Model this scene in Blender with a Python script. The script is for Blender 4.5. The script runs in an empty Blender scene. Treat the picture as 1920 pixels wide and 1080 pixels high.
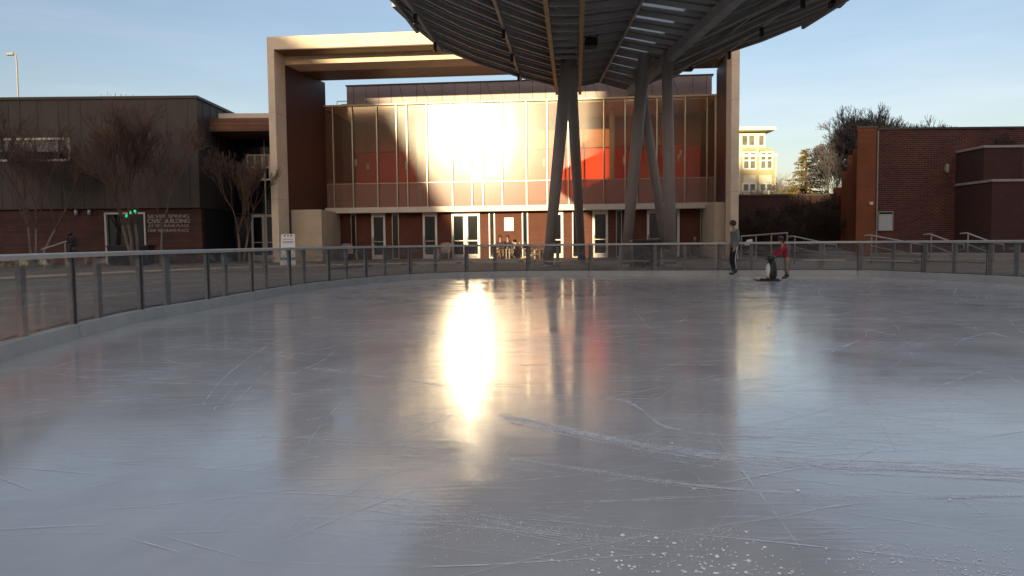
import bpy, bmesh, math, random
import numpy as np
from mathutils import Vector, Matrix
R = math.radians
sc = bpy.context.scene
col = sc.collection
random.seed(7)

# ------------------------------------------------------------------ camera
FOC, PITCH, ROLL, EYE = 1420.0, math.atan(86.5/1420.0), 0.0100, 1.18
fw = Vector((0, math.cos(PITCH), -math.sin(PITCH)))
up0 = Vector((0, math.sin(PITCH), math.cos(PITCH)))
rt0 = Vector((1, 0, 0))
rt = rt0*math.cos(ROLL) - up0*math.sin(ROLL)
up = up0*math.cos(ROLL) + rt0*math.sin(ROLL)
CAM = Vector((0, 0, EYE))
cd = bpy.data.cameras.new("camera")
cam = bpy.data.objects.new("camera", cd)
col.objects.link(cam)
m = Matrix((rt, up, -fw)).transposed().to_4x4()
m.translation = CAM
cam.matrix_world = m
cd.sensor_width = 36.0
cd.lens = FOC/1920*36.0
cd.clip_start = 0.05
cd.clip_end = 3000
sc.camera = cam
def ray(px, py): return fw + rt*((px-960)/FOC) + up*((540-py)/FOC)
def ground(px, py, z=0.0):
    d = ray(px, py); return CAM + d*((z-EYE)/d.z)
def at(px, py, Y):
    d = ray(px, py); return CAM + d*(Y/d.y)

# ------------------------------------------------------------------ light
SUN_DIR = Vector((-0.246, -0.970, 0.144)).normalized()     # towards the low sun behind the camera
w = bpy.data.worlds.new("World"); sc.world = w; w.use_nodes = True
nt = w.node_tree; nt.nodes.clear()
wo = nt.nodes.new("ShaderNodeOutputWorld"); bg = nt.nodes.new("ShaderNodeBackground")
sky = nt.nodes.new("ShaderNodeTexSky"); sky.sky_type = 'NISHITA'; sky.sun_disc = False
sky.sun_elevation = math.asin(SUN_DIR.z)
sky.sun_rotation = math.atan2(SUN_DIR.x, SUN_DIR.y)
sky.air_density = 1.0; sky.dust_density = 1.7; sky.ozone_density = 1.6
bg.inputs[1].default_value = 0.15
tcw = nt.nodes.new("ShaderNodeTexCoord"); mp = nt.nodes.new("ShaderNodeMapping")
mp.inputs['Scale'].default_value = (1.6, 1.6, 11)
nz = nt.nodes.new("ShaderNodeTexNoise"); nz.inputs['Scale'].default_value = 1.6; nz.inputs['Detail'].default_value = 7; nz.inputs['Roughness'].default_value = .6
cr = nt.nodes.new("ShaderNodeValToRGB")
cr.color_ramp.elements[0].position = .42; cr.color_ramp.elements[0].color = (0, 0, 0, 1)
cr.color_ramp.elements[1].position = .80; cr.color_ramp.elements[1].color = (.42, .42, .42, 1)
sp = nt.nodes.new("ShaderNodeSeparateXYZ")
mr = nt.nodes.new("ShaderNodeMapRange"); mr.inputs[1].default_value = .0; mr.inputs[2].default_value = .33; mr.inputs[3].default_value = 1.15; mr.inputs[4].default_value = .12
mu = nt.nodes.new("ShaderNodeMath"); mu.operation = 'MULTIPLY'
mixw = nt.nodes.new("ShaderNodeMixRGB"); mixw.inputs[2].default_value = (4.9, 4.9, 5.1, 1)
L = nt.links.new
L(tcw.outputs['Generated'], mp.inputs[0]); L(mp.outputs[0], nz.inputs['Vector']); L(nz.outputs[0], cr.inputs[0])
L(tcw.outputs['Generated'], sp.inputs[0]); L(sp.outputs[2], mr.inputs[0])
mr2 = nt.nodes.new("ShaderNodeMapRange"); mr2.inputs[1].default_value = .36; mr2.inputs[2].default_value = .72; mr2.inputs[3].default_value = 0; mr2.inputs[4].default_value = 1.5  # unseen bright cloud overhead, added to lift the ambient light
L(sp.outputs[2], mr2.inputs[0]); ma_ = nt.nodes.new("ShaderNodeMath"); ma_.operation = 'ADD'; L(mr.outputs[0], ma_.inputs[0]); L(mr2.outputs[0], ma_.inputs[1])
cr2 = nt.nodes.new("ShaderNodeMath"); cr2.operation = 'MULTIPLY_ADD'; cr2.inputs[1].default_value = .12; L(mr2.outputs[0], cr2.inputs[0]); L(cr.outputs[0], cr2.inputs[2])
mu.use_clamp = True
L(cr2.outputs[0], mu.inputs[0]); L(ma_.outputs[0], mu.inputs[1]); L(mu.outputs[0], mixw.inputs[0])
tint = nt.nodes.new("ShaderNodeMixRGB"); tint.blend_type = 'MULTIPLY'; tint.inputs[0].default_value = 1; tint.inputs[2].default_value = (1.06, .93, .94, 1)
L(sky.outputs[0], tint.inputs[1]); L(tint.outputs[0], mixw.inputs[1]); L(mixw.outputs[0], bg.inputs[0]); L(bg.outputs[0], wo.inputs[0])

sd = bpy.data.lights.new("sun", 'SUN'); sd.energy = 5.0; sd.angle = R(0.55); sd.color = (1.0, .83, .53)
so = bpy.data.objects.new("sun", sd); col.objects.link(so)
so.rotation_euler = SUN_DIR.to_track_quat('Z', 'Y').to_euler()
so.location = (0, -20, 60)
sc.view_settings.view_transform = 'Standard'; sc.view_settings.look = 'None'
sc.view_settings.gamma = 1; sc.view_settings.exposure = 0.60
sc.cycles.max_bounces = 8; sc.cycles.transparent_max_bounces = 24
sc.cycles.sample_clamp_indirect = 90

# ------------------------------------------------------------------ mesh builder
class MB:
    def __init__(s, org=(0, 0, 0)):
        s.v = []; s.f = []; s.o = Vector(org)
    def add(s, pts, faces):
        b = len(s.v); s.v += [tuple(Vector(p)-s.o) for p in pts]
        s.f += [tuple(i+b for i in f) for f in faces]; return s
    def box(s, a, b):
        x0, y0, z0 = a; x1, y1, z1 = b
        x0, x1 = min(x0, x1), max(x0, x1); y0, y1 = min(y0, y1), max(y0, y1); z0, z1 = min(z0, z1), max(z0, z1)
        return s.add([(x0,y0,z0),(x1,y0,z0),(x1,y1,z0),(x0,y1,z0),(x0,y0,z1),(x1,y0,z1),(x1,y1,z1),(x0,y1,z1)],
              [(0,3,2,1),(4,5,6,7),(0,1,5,4),(1,2,6,5),(2,3,7,6),(3,0,4,7)])
    def prism(s, plan, z0, z1):
        n = len(plan)
        a = sum(plan[i][0]*plan[(i+1)%n][1]-plan[(i+1)%n][0]*plan[i][1] for i in range(n))
        if a < 0: plan = plan[::-1]
        zz = (lambda z: z if hasattr(z, '__len__') else [z]*n)
        z0, z1 = zz(z0), zz(z1)
        return s.add([(p[0],p[1],z0[i]) for i,p in enumerate(plan)]+[(p[0],p[1],z1[i]) for i,p in enumerate(plan)],
              [tuple(range(n))[::-1], tuple(range(n, 2*n))]+[(i,(i+1)%n,n+(i+1)%n,n+i) for i in range(n)])
    def hexa(s, bot, top):      # two quads of 4 points
        return s.add(list(bot)+list(top), [(0,3,2,1),(4,5,6,7),(0,1,5,4),(1,2,6,5),(2,3,7,6),(3,0,4,7)])
    def tube(s, pts, rad, n=8, cap=True):
        pts = [Vector(p) for p in pts]
        if not hasattr(rad, '__len__'): rad = [rad]*len(pts)
        ring = []; P = []
        prev = None
        for i, p in enumerate(pts):
            d = (pts[min(i+1, len(pts)-1)]-pts[max(i-1, 0)])
            if d.length < 1e-9: d = Vector((0, 0, 1))
            d.normalize()
            if prev is None:
                a = Vector((0, 0, 1)) if abs(d.z) < .9 else Vector((1, 0, 0))
                x = d.cross(a).normalized()
            else:
                x = (prev - d*prev.dot(d)).normalized()
            prev = x; y = d.cross(x)
            for k in range(n):
                t = 2*math.pi*k/n
                P.append(p + (x*math.cos(t)+y*math.sin(t))*rad[i])
        F = []
        for i in range(len(pts)-1):
            for k in range(n):
                a = i*n+k; b = i*n+(k+1) % n
                F.append((a, b, b+n, a+n))
        if cap and n > 2:
            F.append(tuple(range(n))[::-1]); F.append(tuple(range((len(pts)-1)*n, len(pts)*n)))
        return s.add(P, F)
    def bar(s, a, b, wid, hgt, upv=(0, 0, 1)):      # rectangular bar, wid sideways, hgt along up
        a, b = Vector(a), Vector(b); d = (b-a).normalized(); u = Vector(upv)
        x = d.cross(u)
        if x.length < 1e-5: x = d.cross(Vector((1, 0, 0)))
        x.normalize(); y = x.cross(d)
        x *= wid/2; y *= hgt/2
        return s.hexa([a-x-y, a+x-y, b+x-y, b-x-y], [a-x+y, a+x+y, b+x+y, b-x+y])
    def lathe(s, c, prof, n=16, sx=1, sy=1):
        P = []; F = []
        for r, z in prof:
            for k in range(n):
                t = 2*math.pi*k/n; P.append((c[0]+r*sx*math.cos(t), c[1]+r*sy*math.sin(t), c[2]+z))
        for i in range(len(prof)-1):
            for k in range(n):
                a = i*n+k; b = i*n+(k+1) % n; F.append((a, b, b+n, a+n))
        F.append(tuple(range(n))[::-1]); F.append(tuple(range((len(prof)-1)*n, len(prof)*n)))
        return s.add(P, F)
    def build(s, name, mat, parent=None, smooth=False, bevel=0):
        me = bpy.data.meshes.new(name); me.from_pydata(s.v, [], s.f); me.update()
        me.materials.append(mat)
        o = bpy.data.objects.new(name, me); col.objects.link(o)
        if smooth:
            me.polygons.foreach_set('use_smooth', [True]*len(me.polygons))
        if parent: o.parent = parent
        if bevel:
            md = o.modifiers.new('bevel', 'BEVEL'); md.width = bevel; md.segments = 2; md.limit_method = 'ANGLE'
        return o

def thing(name, label, cat, loc=(0, 0, 0), rz=0, group=None):
    o = bpy.data.objects.new(name, None); col.objects.link(o); o.location = loc; o.rotation_euler = (0, 0, rz)
    o.empty_display_size = .3
    return tag(o, label, cat, group)
def tag(o, label, cat, group=None, kind=None):
    o['label'] = label; o['category'] = cat
    if group: o['group'] = group
    if kind: o['kind'] = kind
    return o
def struct(o): o['kind'] = 'structure'; return o
def dup(root, loc, rz=None, label=None, scale=None):
    r = root.copy(); col.objects.link(r); r.location = loc
    if rz is not None: r.rotation_euler = (0, 0, rz)
    if label: r['label'] = label
    if scale: r.scale = scale
    for ch in list(root.children):
        c = ch.copy(); col.objects.link(c); c.parent = r
        for g in list(ch.children):
            d = g.copy(); col.objects.link(d); d.parent = c
    return r

# ------------------------------------------------------------------ materials
def mat(name, color, rough=.6, metal=0., var=.15, scale=3., bump=0., bscale=None, detail=6, stretch=(1, 1, 1), emis=None, spec=.5, var2=None):
    M = bpy.data.materials.new(name); M.use_nodes = True
    t = M.node_tree; b = t.nodes['Principled BSDF']; L = t.links.new
    b.inputs['Roughness'].default_value = rough; b.inputs['Metallic'].default_value = metal
    b.inputs['Specular IOR Level'].default_value = spec
    tc = t.nodes.new('ShaderNodeTexCoord'); mp = t.nodes.new('ShaderNodeMapping'); mp.inputs['Scale'].default_value = stretch
    L(tc.outputs['Object'], mp.inputs[0])
    n = t.nodes.new('ShaderNodeTexNoise'); n.inputs['Scale'].default_value = scale; n.inputs['Detail'].default_value = detail
    n.inputs['Roughness'].default_value = .62
    L(mp.outputs[0], n.inputs['Vector'])
    r = t.nodes.new('ShaderNodeValToRGB')
    c = Vector(color[:3]); c2 = Vector(var2) if var2 else None
    lo = c*(1-var) if not c2 else c; hi = c*(1+var) if not c2 else c2
    r.color_ramp.elements[0].position = .32; r.color_ramp.elements[1].position = .68
    r.color_ramp.elements[0].color = (*lo, 1); r.color_ramp.elements[1].color = (*hi, 1)
    L(n.outputs[0], r.inputs[0]); L(r.outputs[0], b.inputs['Base Color'])
    if bump:
        n2 = t.nodes.new('ShaderNodeTexNoise'); n2.inputs['Scale'].default_value = bscale or scale*4; n2.inputs['Detail'].default_value = 5
        L(mp.outputs[0], n2.inputs['Vector'])
        bp = t.nodes.new('ShaderNodeBump'); bp.inputs['Strength'].default_value = bump; bp.inputs['Distance'].default_value = .02
        L(n2.outputs[0], bp.inputs['Height']); L(bp.outputs[0], b.inputs['Normal'])
    if emis:
        b.inputs['Emission Color'].default_value = (*emis[0], 1); b.inputs['Emission Strength'].default_value = emis[1]
    return M

def brick(name, c1, c2, mortar, bw=.215, bh=.075, mw=.011, offset=.5, rough=.85, bump=.5, varamt=.35):
    M = bpy.data.materials.new(name); M.use_nodes = True
    t = M.node_tree; b = t.nodes['Principled BSDF']; L = t.links.new
    b.inputs['Roughness'].default_value = rough
    tc = t.nodes.new('ShaderNodeTexCoord'); s = t.nodes.new('ShaderNodeSeparateXYZ'); a = t.nodes.new('ShaderNodeMath'); a.operation = 'ADD'
    cb = t.nodes.new('ShaderNodeCombineXYZ')
    L(tc.outputs['Object'], s.inputs[0]); L(s.outputs[0], a.inputs[0]); L(s.outputs[1], a.inputs[1]); L(a.outputs[0], cb.inputs[0]); L(s.outputs[2], cb.inputs[1])
    k = t.nodes.new('ShaderNodeTexBrick'); k.offset = offset
    k.inputs['Scale'].default_value = 1.0; k.inputs['Brick Width'].default_value = bw; k.inputs['Row Height'].default_value = bh
    k.inputs['Mortar Size'].default_value = mw; k.inputs['Color1'].default_value = (*c1, 1); k.inputs['Color2'].default_value = (*c2, 1); k.inputs['Mortar'].default_value = (*mortar, 1)
    k.inputs['Mortar Smooth'].default_value = .3
    L(cb.outputs[0], k.inputs['Vector'])
    n = t.nodes.new('ShaderNodeTexNoise'); n.inputs['Scale'].default_value = .8; n.inputs['Detail'].default_value = 8
    L(tc.outputs['Object'], n.inputs['Vector'])
    mr = t.nodes.new('ShaderNodeMapRange'); mr.inputs[1].default_value = .3; mr.inputs[2].default_value = .7; mr.inputs[3].default_value = 1-varamt; mr.inputs[4].default_value = 1+varamt*.6
    L(n.outputs[0], mr.inputs[0])
    mx = t.nodes.new('ShaderNodeVectorMath'); mx.operation = 'SCALE'
    L(k.outputs[0], mx.inputs[0]); L(mr.outputs[0], mx.inputs['Scale']); L(mx.outputs[0], b.inputs['Base Color'])
    bp = t.nodes.new('ShaderNodeBump'); bp.inputs['Strength'].default_value = bump; bp.inputs['Distance'].default_value = .01; bp.invert = True
    L(k.outputs[1], bp.inputs['Height']); L(bp.outputs[0], b.inputs['Normal'])
    return M

def glass(name, tint, gloss, rough, ior=1.5, wide=0., diffuse=None, dif=0., smudge=0.):
    M = bpy.data.materials.new(name); M.use_nodes = True
    t = M.node_tree; t.nodes.clear(); L = t.links.new
    o = t.nodes.new('ShaderNodeOutputMaterial'); tr = t.nodes.new('ShaderNodeBsdfTransparent'); gl = t.nodes.new('ShaderNodeBsdfGlossy')
    tr.inputs[0].default_value = (*tint, 1); gl.inputs['Roughness'].default_value = rough
    mx = t.nodes.new('ShaderNodeMixShader')
    lw = t.nodes.new('ShaderNodeLayerWeight'); lw.inputs[0].default_value = .5
    fr = t.nodes.new('ShaderNodeMath'); fr.operation = 'POWER'; fr.inputs[1].default_value = 4.0; L(lw.outputs['Facing'], fr.inputs[0])
    fm = t.nodes.new('ShaderNodeMath'); fm.operation = 'MULTIPLY'; fm.inputs[1].default_value = .45; L(fr.outputs[0], fm.inputs[0]); fr = fm
    ad = t.nodes.new('ShaderNodeMath'); ad.operation = 'ADD'; ad.inputs[1].default_value = gloss+.035; ad.use_clamp = True
    L(fr.outputs[0], ad.inputs[0]); L(ad.outputs[0], mx.inputs[0]); L(gl.outputs[0], mx.inputs[2])
    base = tr
    if dif or smudge:
        df = t.nodes.new('ShaderNodeBsdfDiffuse'); df.inputs[0].default_value = (*(diffuse or (.6, .6, .6)), 1)
        m2 = t.nodes.new('ShaderNodeMixShader'); L(tr.outputs[0], m2.inputs[1]); L(df.outputs[0], m2.inputs[2]); m2.inputs[0].default_value = dif
        if smudge:
            tc = t.nodes.new('ShaderNodeTexCoord'); n = t.nodes.new('ShaderNodeTexNoise'); n.inputs['Scale'].default_value = 2.2; n.inputs['Detail'].default_value = 8; n.inputs['Distortion'].default_value = 1.6
            mp = t.nodes.new('ShaderNodeMapping'); mp.inputs['Scale'].default_value = (1, 1, 3.2)
            L(tc.outputs['Object'], mp.inputs[0]); L(mp.outputs[0], n.inputs['Vector'])
            r = t.nodes.new('ShaderNodeMapRange'); r.inputs[1].default_value = .5; r.inputs[2].default_value = .78; r.inputs[3].default_value = dif; r.inputs[4].default_value = dif+smudge
            L(n.outputs[0], r.inputs[0]); L(r.outputs[0], m2.inputs[0])
        base = m2
    if wide:
        g2 = t.nodes.new('ShaderNodeBsdfGlossy'); g2.inputs['Roughness'].default_value = .24; m3 = t.nodes.new('ShaderNodeMixShader'); m3.inputs[0].default_value = wide
        L(base.outputs[0], m3.inputs[1]); L(g2.outputs[0], m3.inputs[2]); base = m3
    L(base.outputs[0], mx.inputs[1]); L(mx.outputs[0], o.inputs[0])
    return M

M = {}
M['concrete'] = mat('cast_stone', (.70, .57, .41), .8, var=.10, scale=1.2, bump=.15, bscale=30)
M['base_stone'] = mat('base_stone', (.50, .40, .285), .85, var=.1, scale=1.5, bump=.15, bscale=30)
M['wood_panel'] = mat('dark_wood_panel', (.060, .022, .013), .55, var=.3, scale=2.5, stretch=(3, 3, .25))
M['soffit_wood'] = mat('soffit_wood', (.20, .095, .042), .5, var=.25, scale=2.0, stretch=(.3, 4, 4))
M['zinc'] = mat('zinc_cladding', (.052, .038, .030), .6, .0, var=.28, scale=1.6, stretch=(1, 1, .2))
M['roofbox'] = mat('roof_cladding', (.30, .23, .21), .5, .2, var=.08, scale=.8)
M['seam'] = mat('seam_metal', (.055, .045, .04), .5, .3, var=.1)
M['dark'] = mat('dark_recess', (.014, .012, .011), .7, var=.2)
M['darkmetal'] = mat('dark_metal', (.05, .047, .045), .45, .6, var=.15)
M['alum'] = mat('white_aluminium', (.62, .58, .52), .4, .1, var=.06, scale=2)
M['mullion'] = mat('mullion_aluminium', (.38, .34, .27), .35, .5, var=.06, scale=2)
M['sill'] = mat('sill_panel', (.55, .49, .40), .5, .1, var=.06, scale=2)
M['hallbrick'] = brick('hall_brick', (.135, .034, .016), (.10, .025, .013), (.12, .068, .046), bw=.21, bh=.075, mw=.008, varamt=.15)
M['redbrick'] = brick('red_brick', (.108, .022, .012), (.042, .010, .007), (.14, .088, .070), bw=.27, bh=.088, mw=.010, varamt=.25)
M['warmlitbrick'] = brick('warm_lit_brick', (.230, .065, .018), (.190, .052, .016), (.18, .08, .04), bw=.25, bh=.085, mw=.006, varamt=.2)  # warm light on the pier and buttresses put into the brick colour
M['plainbrick'] = brick('brown_brick', (.058, .019, .013), (.048, .016, .011), (.055, .024, .018), bw=.25, bh=.085, mw=.006, varamt=.2)
M['coping'] = mat('stone_coping', (.30, .26, .22), .8, var=.12, scale=3)
M['boards'] = brick('timber_boards', (.105, .032, .018), (.060, .018, .011), (.018, .008, .006), bw=3.4, bh=.135, mw=.012, varamt=.45, rough=.7)
M['timber'] = brick('fascia_timber', (.19, .085, .04), (.14, .06, .028), (.05, .02, .012), bw=4.2, bh=.22, mw=.014, varamt=.35, rough=.7)
M['facade_glass'] = glass('facade_glass', (.88, .84, .74), .012, .057, wide=.0085, dif=.02, diffuse=(.7, .6, .45))
M['spandrel'] = glass('frosted_spandrel', (.58, .48, .42), .012, .057, wide=.0085, dif=.32, diffuse=(.55, .33, .25))
M['doorglass'] = glass('door_glass', (.55, .50, .45), .08, .06)
M['darkglass'] = glass('dark_window', (.12, .12, .12), .10, .05)
M['reflectwin'] = mat('painted_reflection', (.23, .21, .18), .12, var=.6, scale=2.2, stretch=(2.5, 1, .8), spec=.8)  # pale patches painted in for reflections on the window glass
M['boardglass'] = glass('rink_shield', (.84, .83, .82), -.01, .03, 1.18, dif=.075, diffuse=(.42, .43, .43), smudge=.30)
M['rail'] = mat('rail_aluminium', (.48, .47, .455), .45, .3, var=.08, scale=2)
M['post'] = mat('post_grey', (.33, .315, .30), .5, .3, var=.18, scale=3)
M['kick'] = mat('kickboard', (.42, .42, .39), .5, var=.10, scale=2.5, bump=.05)
M['canopy'] = mat('canopy_deck', (.32, .33, .335), .6, .2, var=.15, scale=1.4)
M['purlin'] = mat('canopy_steel', (.40, .395, .385), .5, .3, var=.12)
M['sungold'] = mat('truss_painted_glow', (.42, .29, .14), .5, .1, var=.15)  # golden sunlight thrown back by the hall glass, painted as base colour
M['column'] = mat('column_paint', (.31, .265, .24), .5, .0, var=.08, scale=1.2)
M['poly'] = None
M['redwall'] = mat('red_interior', (.80, .075, .030), .7, var=.08, scale=.6)
M['brownwall'] = mat('brown_interior', (.52, .19, .085), .7, var=.2, scale=.5)
M['olive'] = mat('olive_ceiling', (.50, .44, .20), .8, var=.06)
M['white'] = mat('white_paint', (.72, .70, .66), .5, var=.05)
M['bark'] = mat('grey_bark', (.165, .125, .10), .9, var=.3, scale=9, bump=.3)
M['twig'] = mat('brown_twig', (.105, .062, .043), .9, var=.3, scale=5)
M['twiggrey'] = mat('grey_twig', (.075, .062, .060), .9, var=.3, scale=2)
M['pave'] = None
M['chair'] = mat('weathered_teak', (.52, .42, .32), .7, var=.15, scale=8)
M['chairdark'] = mat('dark_chair_slats', (.12, .08, .05), .7, var=.15, scale=8)
M['black'] = mat('black_plastic', (.022, .021, .021), .4, var=.2)
M['lettering'] = mat('brushed_letter', (.31, .28, .24), .35, .3, var=.05)
M['cream'] = mat('cream_siding', (.66, .60, .42), .7, var=.05, scale=2)
M['creamlight'] = mat('pale_trim', (.74, .68, .50), .6, var=.04)
M['siding'] = mat('tan_siding', (.42, .35, .17), .7, var=.06)
M['housepane'] = mat('house_pane', (.16, .16, .11), .15, var=.35, scale=1.3)
M['needle'] = mat('pine_needles', (.19, .135, .040), .8, var=.4, scale=1.3, var2=(.32, .22, .060))
M['needle2'] = mat('pine_trunk', (.10, .065, .04), .9, var=.2)
M['hedge'] = mat('brown_hedge', (.050, .030, .020), .9, var=.4, scale=1.5)
M['palehedge'] = mat('pale_twig', (.30, .25, .18), .9, var=.3, scale=2)
M['snow'] = mat('snow_crumb', (.90, .90, .88), .4, var=.06)
M['frost'] = mat('ice_scratch', (.80, .80, .80), .38, var=.1, scale=20)
M['blockerwall'] = mat('blocker_wall', (.55, .47, .38), .8, var=.15, scale=.5)  # wall of the added blockers behind the camera

# polycarbonate skylight
pm = bpy.data.materials.new('skylight_sheet'); pm.use_nodes = True
t = pm.node_tree; b = t.nodes['Principled BSDF']; b.inputs['Base Color'].default_value = (.55, .62, .66, 1); b.inputs['Roughness'].default_value = .4
b.inputs['Transmission Weight'].default_value = 0.0
trn = t.nodes.new('ShaderNodeBsdfTranslucent'); trn.inputs[0].default_value = (.50, .56, .60, 1)
mxs = t.nodes.new('ShaderNodeMixShader'); mxs.inputs[0].default_value = .5
t.links.new(b.outputs[0], mxs.inputs[1]); t.links.new(trn.outputs[0], mxs.inputs[2]); t.links.new(mxs.outputs[0], t.nodes['Material Output'].inputs[0])
M['poly'] = pm
fm_ = M['frost']; t = fm_.node_tree; tr_ = t.nodes.new('ShaderNodeBsdfTransparent'); mf = t.nodes.new('ShaderNodeMixShader')
tcf = t.nodes.new('ShaderNodeTexCoord'); nf = t.nodes.new('ShaderNodeTexNoise'); nf.inputs['Scale'].default_value = 2.5; nf.inputs['Detail'].default_value = 9; nf.inputs['Roughness'].default_value = .75
rf = t.nodes.new('ShaderNodeMapRange'); rf.inputs[1].default_value = .36; rf.inputs[2].default_value = .62; rf.inputs[3].default_value = .08; rf.inputs[4].default_value = .85
t.links.new(tcf.outputs['Object'], nf.inputs['Vector']); t.links.new(nf.outputs[0], rf.inputs[0]); t.links.new(rf.outputs[0], mf.inputs[0])
t.links.new(tr_.outputs[0], mf.inputs[1]); t.links.new(t.nodes['Principled BSDF'].outputs[0], mf.inputs[2]); t.links.new(mf.outputs[0], t.nodes['Material Output'].inputs[0])

def paving():
    P = bpy.data.materials.new('plaza_paving'); P.use_nodes = True
    t = P.node_tree; b = t.nodes['Principled BSDF']; L = t.links.new; b.inputs['Roughness'].default_value = .7
    tc = t.nodes.new('ShaderNodeTexCoord')
    k = t.nodes.new('ShaderNodeTexBrick'); k.inputs['Scale'].default_value = 1; k.inputs['Brick Width'].default_value = 1.2; k.inputs['Row Height'].default_value = .6; k.inputs['Mortar Size'].default_value = .012
    k.inputs['Color1'].default_value = (.20, .155, .115, 1); k.inputs['Color2'].default_value = (.13, .10, .078, 1); k.inputs['Mortar'].default_value = (.08, .07, .06, 1)
    L(tc.outputs['Object'], k.inputs['Vector'])
    n = t.nodes.new('ShaderNodeTexNoise'); n.inputs['Scale'].default_value = .35; n.inputs['Detail'].default_value = 8; L(tc.outputs['Object'], n.inputs['Vector'])
    mr = t.nodes.new('ShaderNodeMapRange'); mr.inputs[1].default_value = .3; mr.inputs[2].default_value = .7; mr.inputs[3].default_value = .7; mr.inputs[4].default_value = 1.3
    L(n.outputs[0], mr.inputs[0])
    mx = t.nodes.new('ShaderNodeVectorMath'); mx.operation = 'SCALE'; L(k.outputs[0], mx.inputs[0]); L(mr.outputs[0], mx.inputs['Scale']); L(mx.outputs[0], b.inputs['Base Color'])
    return P
M['pave'] = paving()

def ice_material():
    P = bpy.data.materials.new('rink_ice'); P.use_nodes = True
    t = P.node_tree; b = t.nodes['Principled BSDF']; L = t.links.new
    tc = t.nodes.new('ShaderNodeTexCoord')
    def noise(scale, detail=6, rough=.6, st=None, rot=0, dist=0):
        n = t.nodes.new('ShaderNodeTexNoise'); n.inputs['Scale'].default_value = scale; n.inputs['Detail'].default_value = detail; n.inputs['Roughness'].default_value = rough; n.inputs['Distortion'].default_value = dist
        if st:
            mp = t.nodes.new('ShaderNodeMapping'); mp.inputs['Scale'].default_value = st; mp.inputs['Rotation'].default_value = (0, 0, rot)
            L(tc.outputs['Object'], mp.inputs[0]); L(mp.outputs[0], n.inputs['Vector'])
        else: L(tc.outputs['Object'], n.inputs['Vector'])
        return n
    def rng(src, a, b_, c, d):
        r = t.nodes.new('ShaderNodeMapRange'); r.inputs[1].default_value = a; r.inputs[2].default_value = b_; r.inputs[3].default_value = c; r.inputs[4].default_value = d
        L(src, r.inputs[0]); return r.outputs[0]
    n1 = noise(.55, 9, .65, dist=.6)
    r = t.nodes.new('ShaderNodeValToRGB'); r.color_ramp.elements[0].position = .3; r.color_ramp.elements[1].position = .72
    r.color_ramp.elements[0].color = (.34, .325, .312, 1); r.color_ramp.elements[1].color = (.51, .49, .47, 1)
    L(n1.outputs[0], r.inputs[0]); L(r.outputs[0], b.inputs['Base Color'])
    n2 = noise(.9, 8, .7, dist=1.0)
    L(rng(n2.outputs[0], .32, .68, .065, .20), b.inputs['Roughness'])
    b.inputs['IOR'].default_value = 1.50
    b.inputs['Coat Weight'].default_value = .22; b.inputs['Coat Roughness'].default_value = .36; b.inputs['Coat IOR'].default_value = 1.4
    # stretched scratch fields in three directions, plus a fine pebble
    hs = []
    for st, rot, sc_ in (((1, 18, 1), .35, 1.6), ((1, 22, 1), -.5, 1.3), ((1, 16, 1), 1.2, 1.5)):
        hs.append(noise(sc_, 3, .5, st, rot, .15).outputs[0])
    pb = noise(9, 4, .6).outputs[0]
    acc = hs[0]
    for h, k in ((hs[1], 1), (hs[2], .6), (pb, .7)):
        ma = t.nodes.new('ShaderNodeMath'); ma.operation = 'MULTIPLY_ADD'; ma.inputs[1].default_value = k; L(h, ma.inputs[0]); L(acc, ma.inputs[2]); acc = ma.outputs[0]
    bp = t.nodes.new('ShaderNodeBump'); bp.inputs['Strength'].default_value = .10; bp.inputs['Distance'].default_value = .006
    L(acc, bp.inputs['Height']); L(bp.outputs[0], b.inputs['Normal'])
    return P
M['ice'] = ice_material()

# ------------------------------------------------------------------ ground, ice
PZ = .20     # plaza level above the ice
left_px = [(0, 680), (167, 628), (287, 598), (393, 580), (527, 553), (633, 538), (760, 525), (960, 518), (1250, 517.5), (1580, 517), (1700, 521), (1920, 533)]
ctrl = [Vector((-1.2, .9, 0)), Vector((-3.1, 2.9, 0)), Vector((-4.5, 5.3, 0))] + [ground(*p) for p in left_px] + [Vector((13.1, 15.2, 0)), Vector((12.6, 11.2, 0)), Vector((11.0, 7.5, 0)), Vector((8.3, 4.2, 0)), Vector((4.5, 1.6, 0))]
def catmull(P, per=14):
    out = []
    for i in range(len(P)-1):
        p0, p1, p2, p3 = P[max(i-1, 0)], P[i], P[i+1], P[min(i+2, len(P)-1)]
        for k in range(per):
            s = k/per
            out.append(.5*((2*p1)+(p2-p0)*s+(2*p0-5*p1+4*p2-p3)*s*s+(3*p1-p0-3*p2+p3)*s**3))
    out.append(P[-1]); return out
path = catmull(ctrl)
for _ in range(25):   # relax kinks
    path = [path[0]]+[(path[i-1]+path[i]*2+path[i+1])/4 for i in range(1, len(path)-1)]+[path[-1]]
cum = [0]
for i in range(1, len(path)): cum.append(cum[-1]+(path[i]-path[i-1]).length)
def along(d):
    d = max(0, min(cum[-1]-1e-4, d))
    import bisect
    i = max(0, bisect.bisect_right(cum, d)-1); i = min(i, len(path)-2)
    s = (d-cum[i])/max(1e-9, cum[i+1]-cum[i]); return path[i].lerp(path[i+1], s)
def normal_out(d):
    tn = (along(d+.05)-along(d-.05)).normalized(); return Vector((-tn.y, tn.x, 0))
# ice: polygon of the rink (closed behind the camera)
ring = [along(d) for d in np.linspace(0, cum[-1], 160)] + [Vector((4.0, -1.0, 0)), Vector((1.0, -1.6, 0)), Vector((-1.0, -1.0, 0))]
mb = MB(); n = len(ring)
mb.add([(3, 13, 0)]+[tuple(p) for p in ring], [(0, 1+(i+1) % n, 1+i) for i in range(n)])
struct(mb.build('ice', M['ice']))
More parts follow.
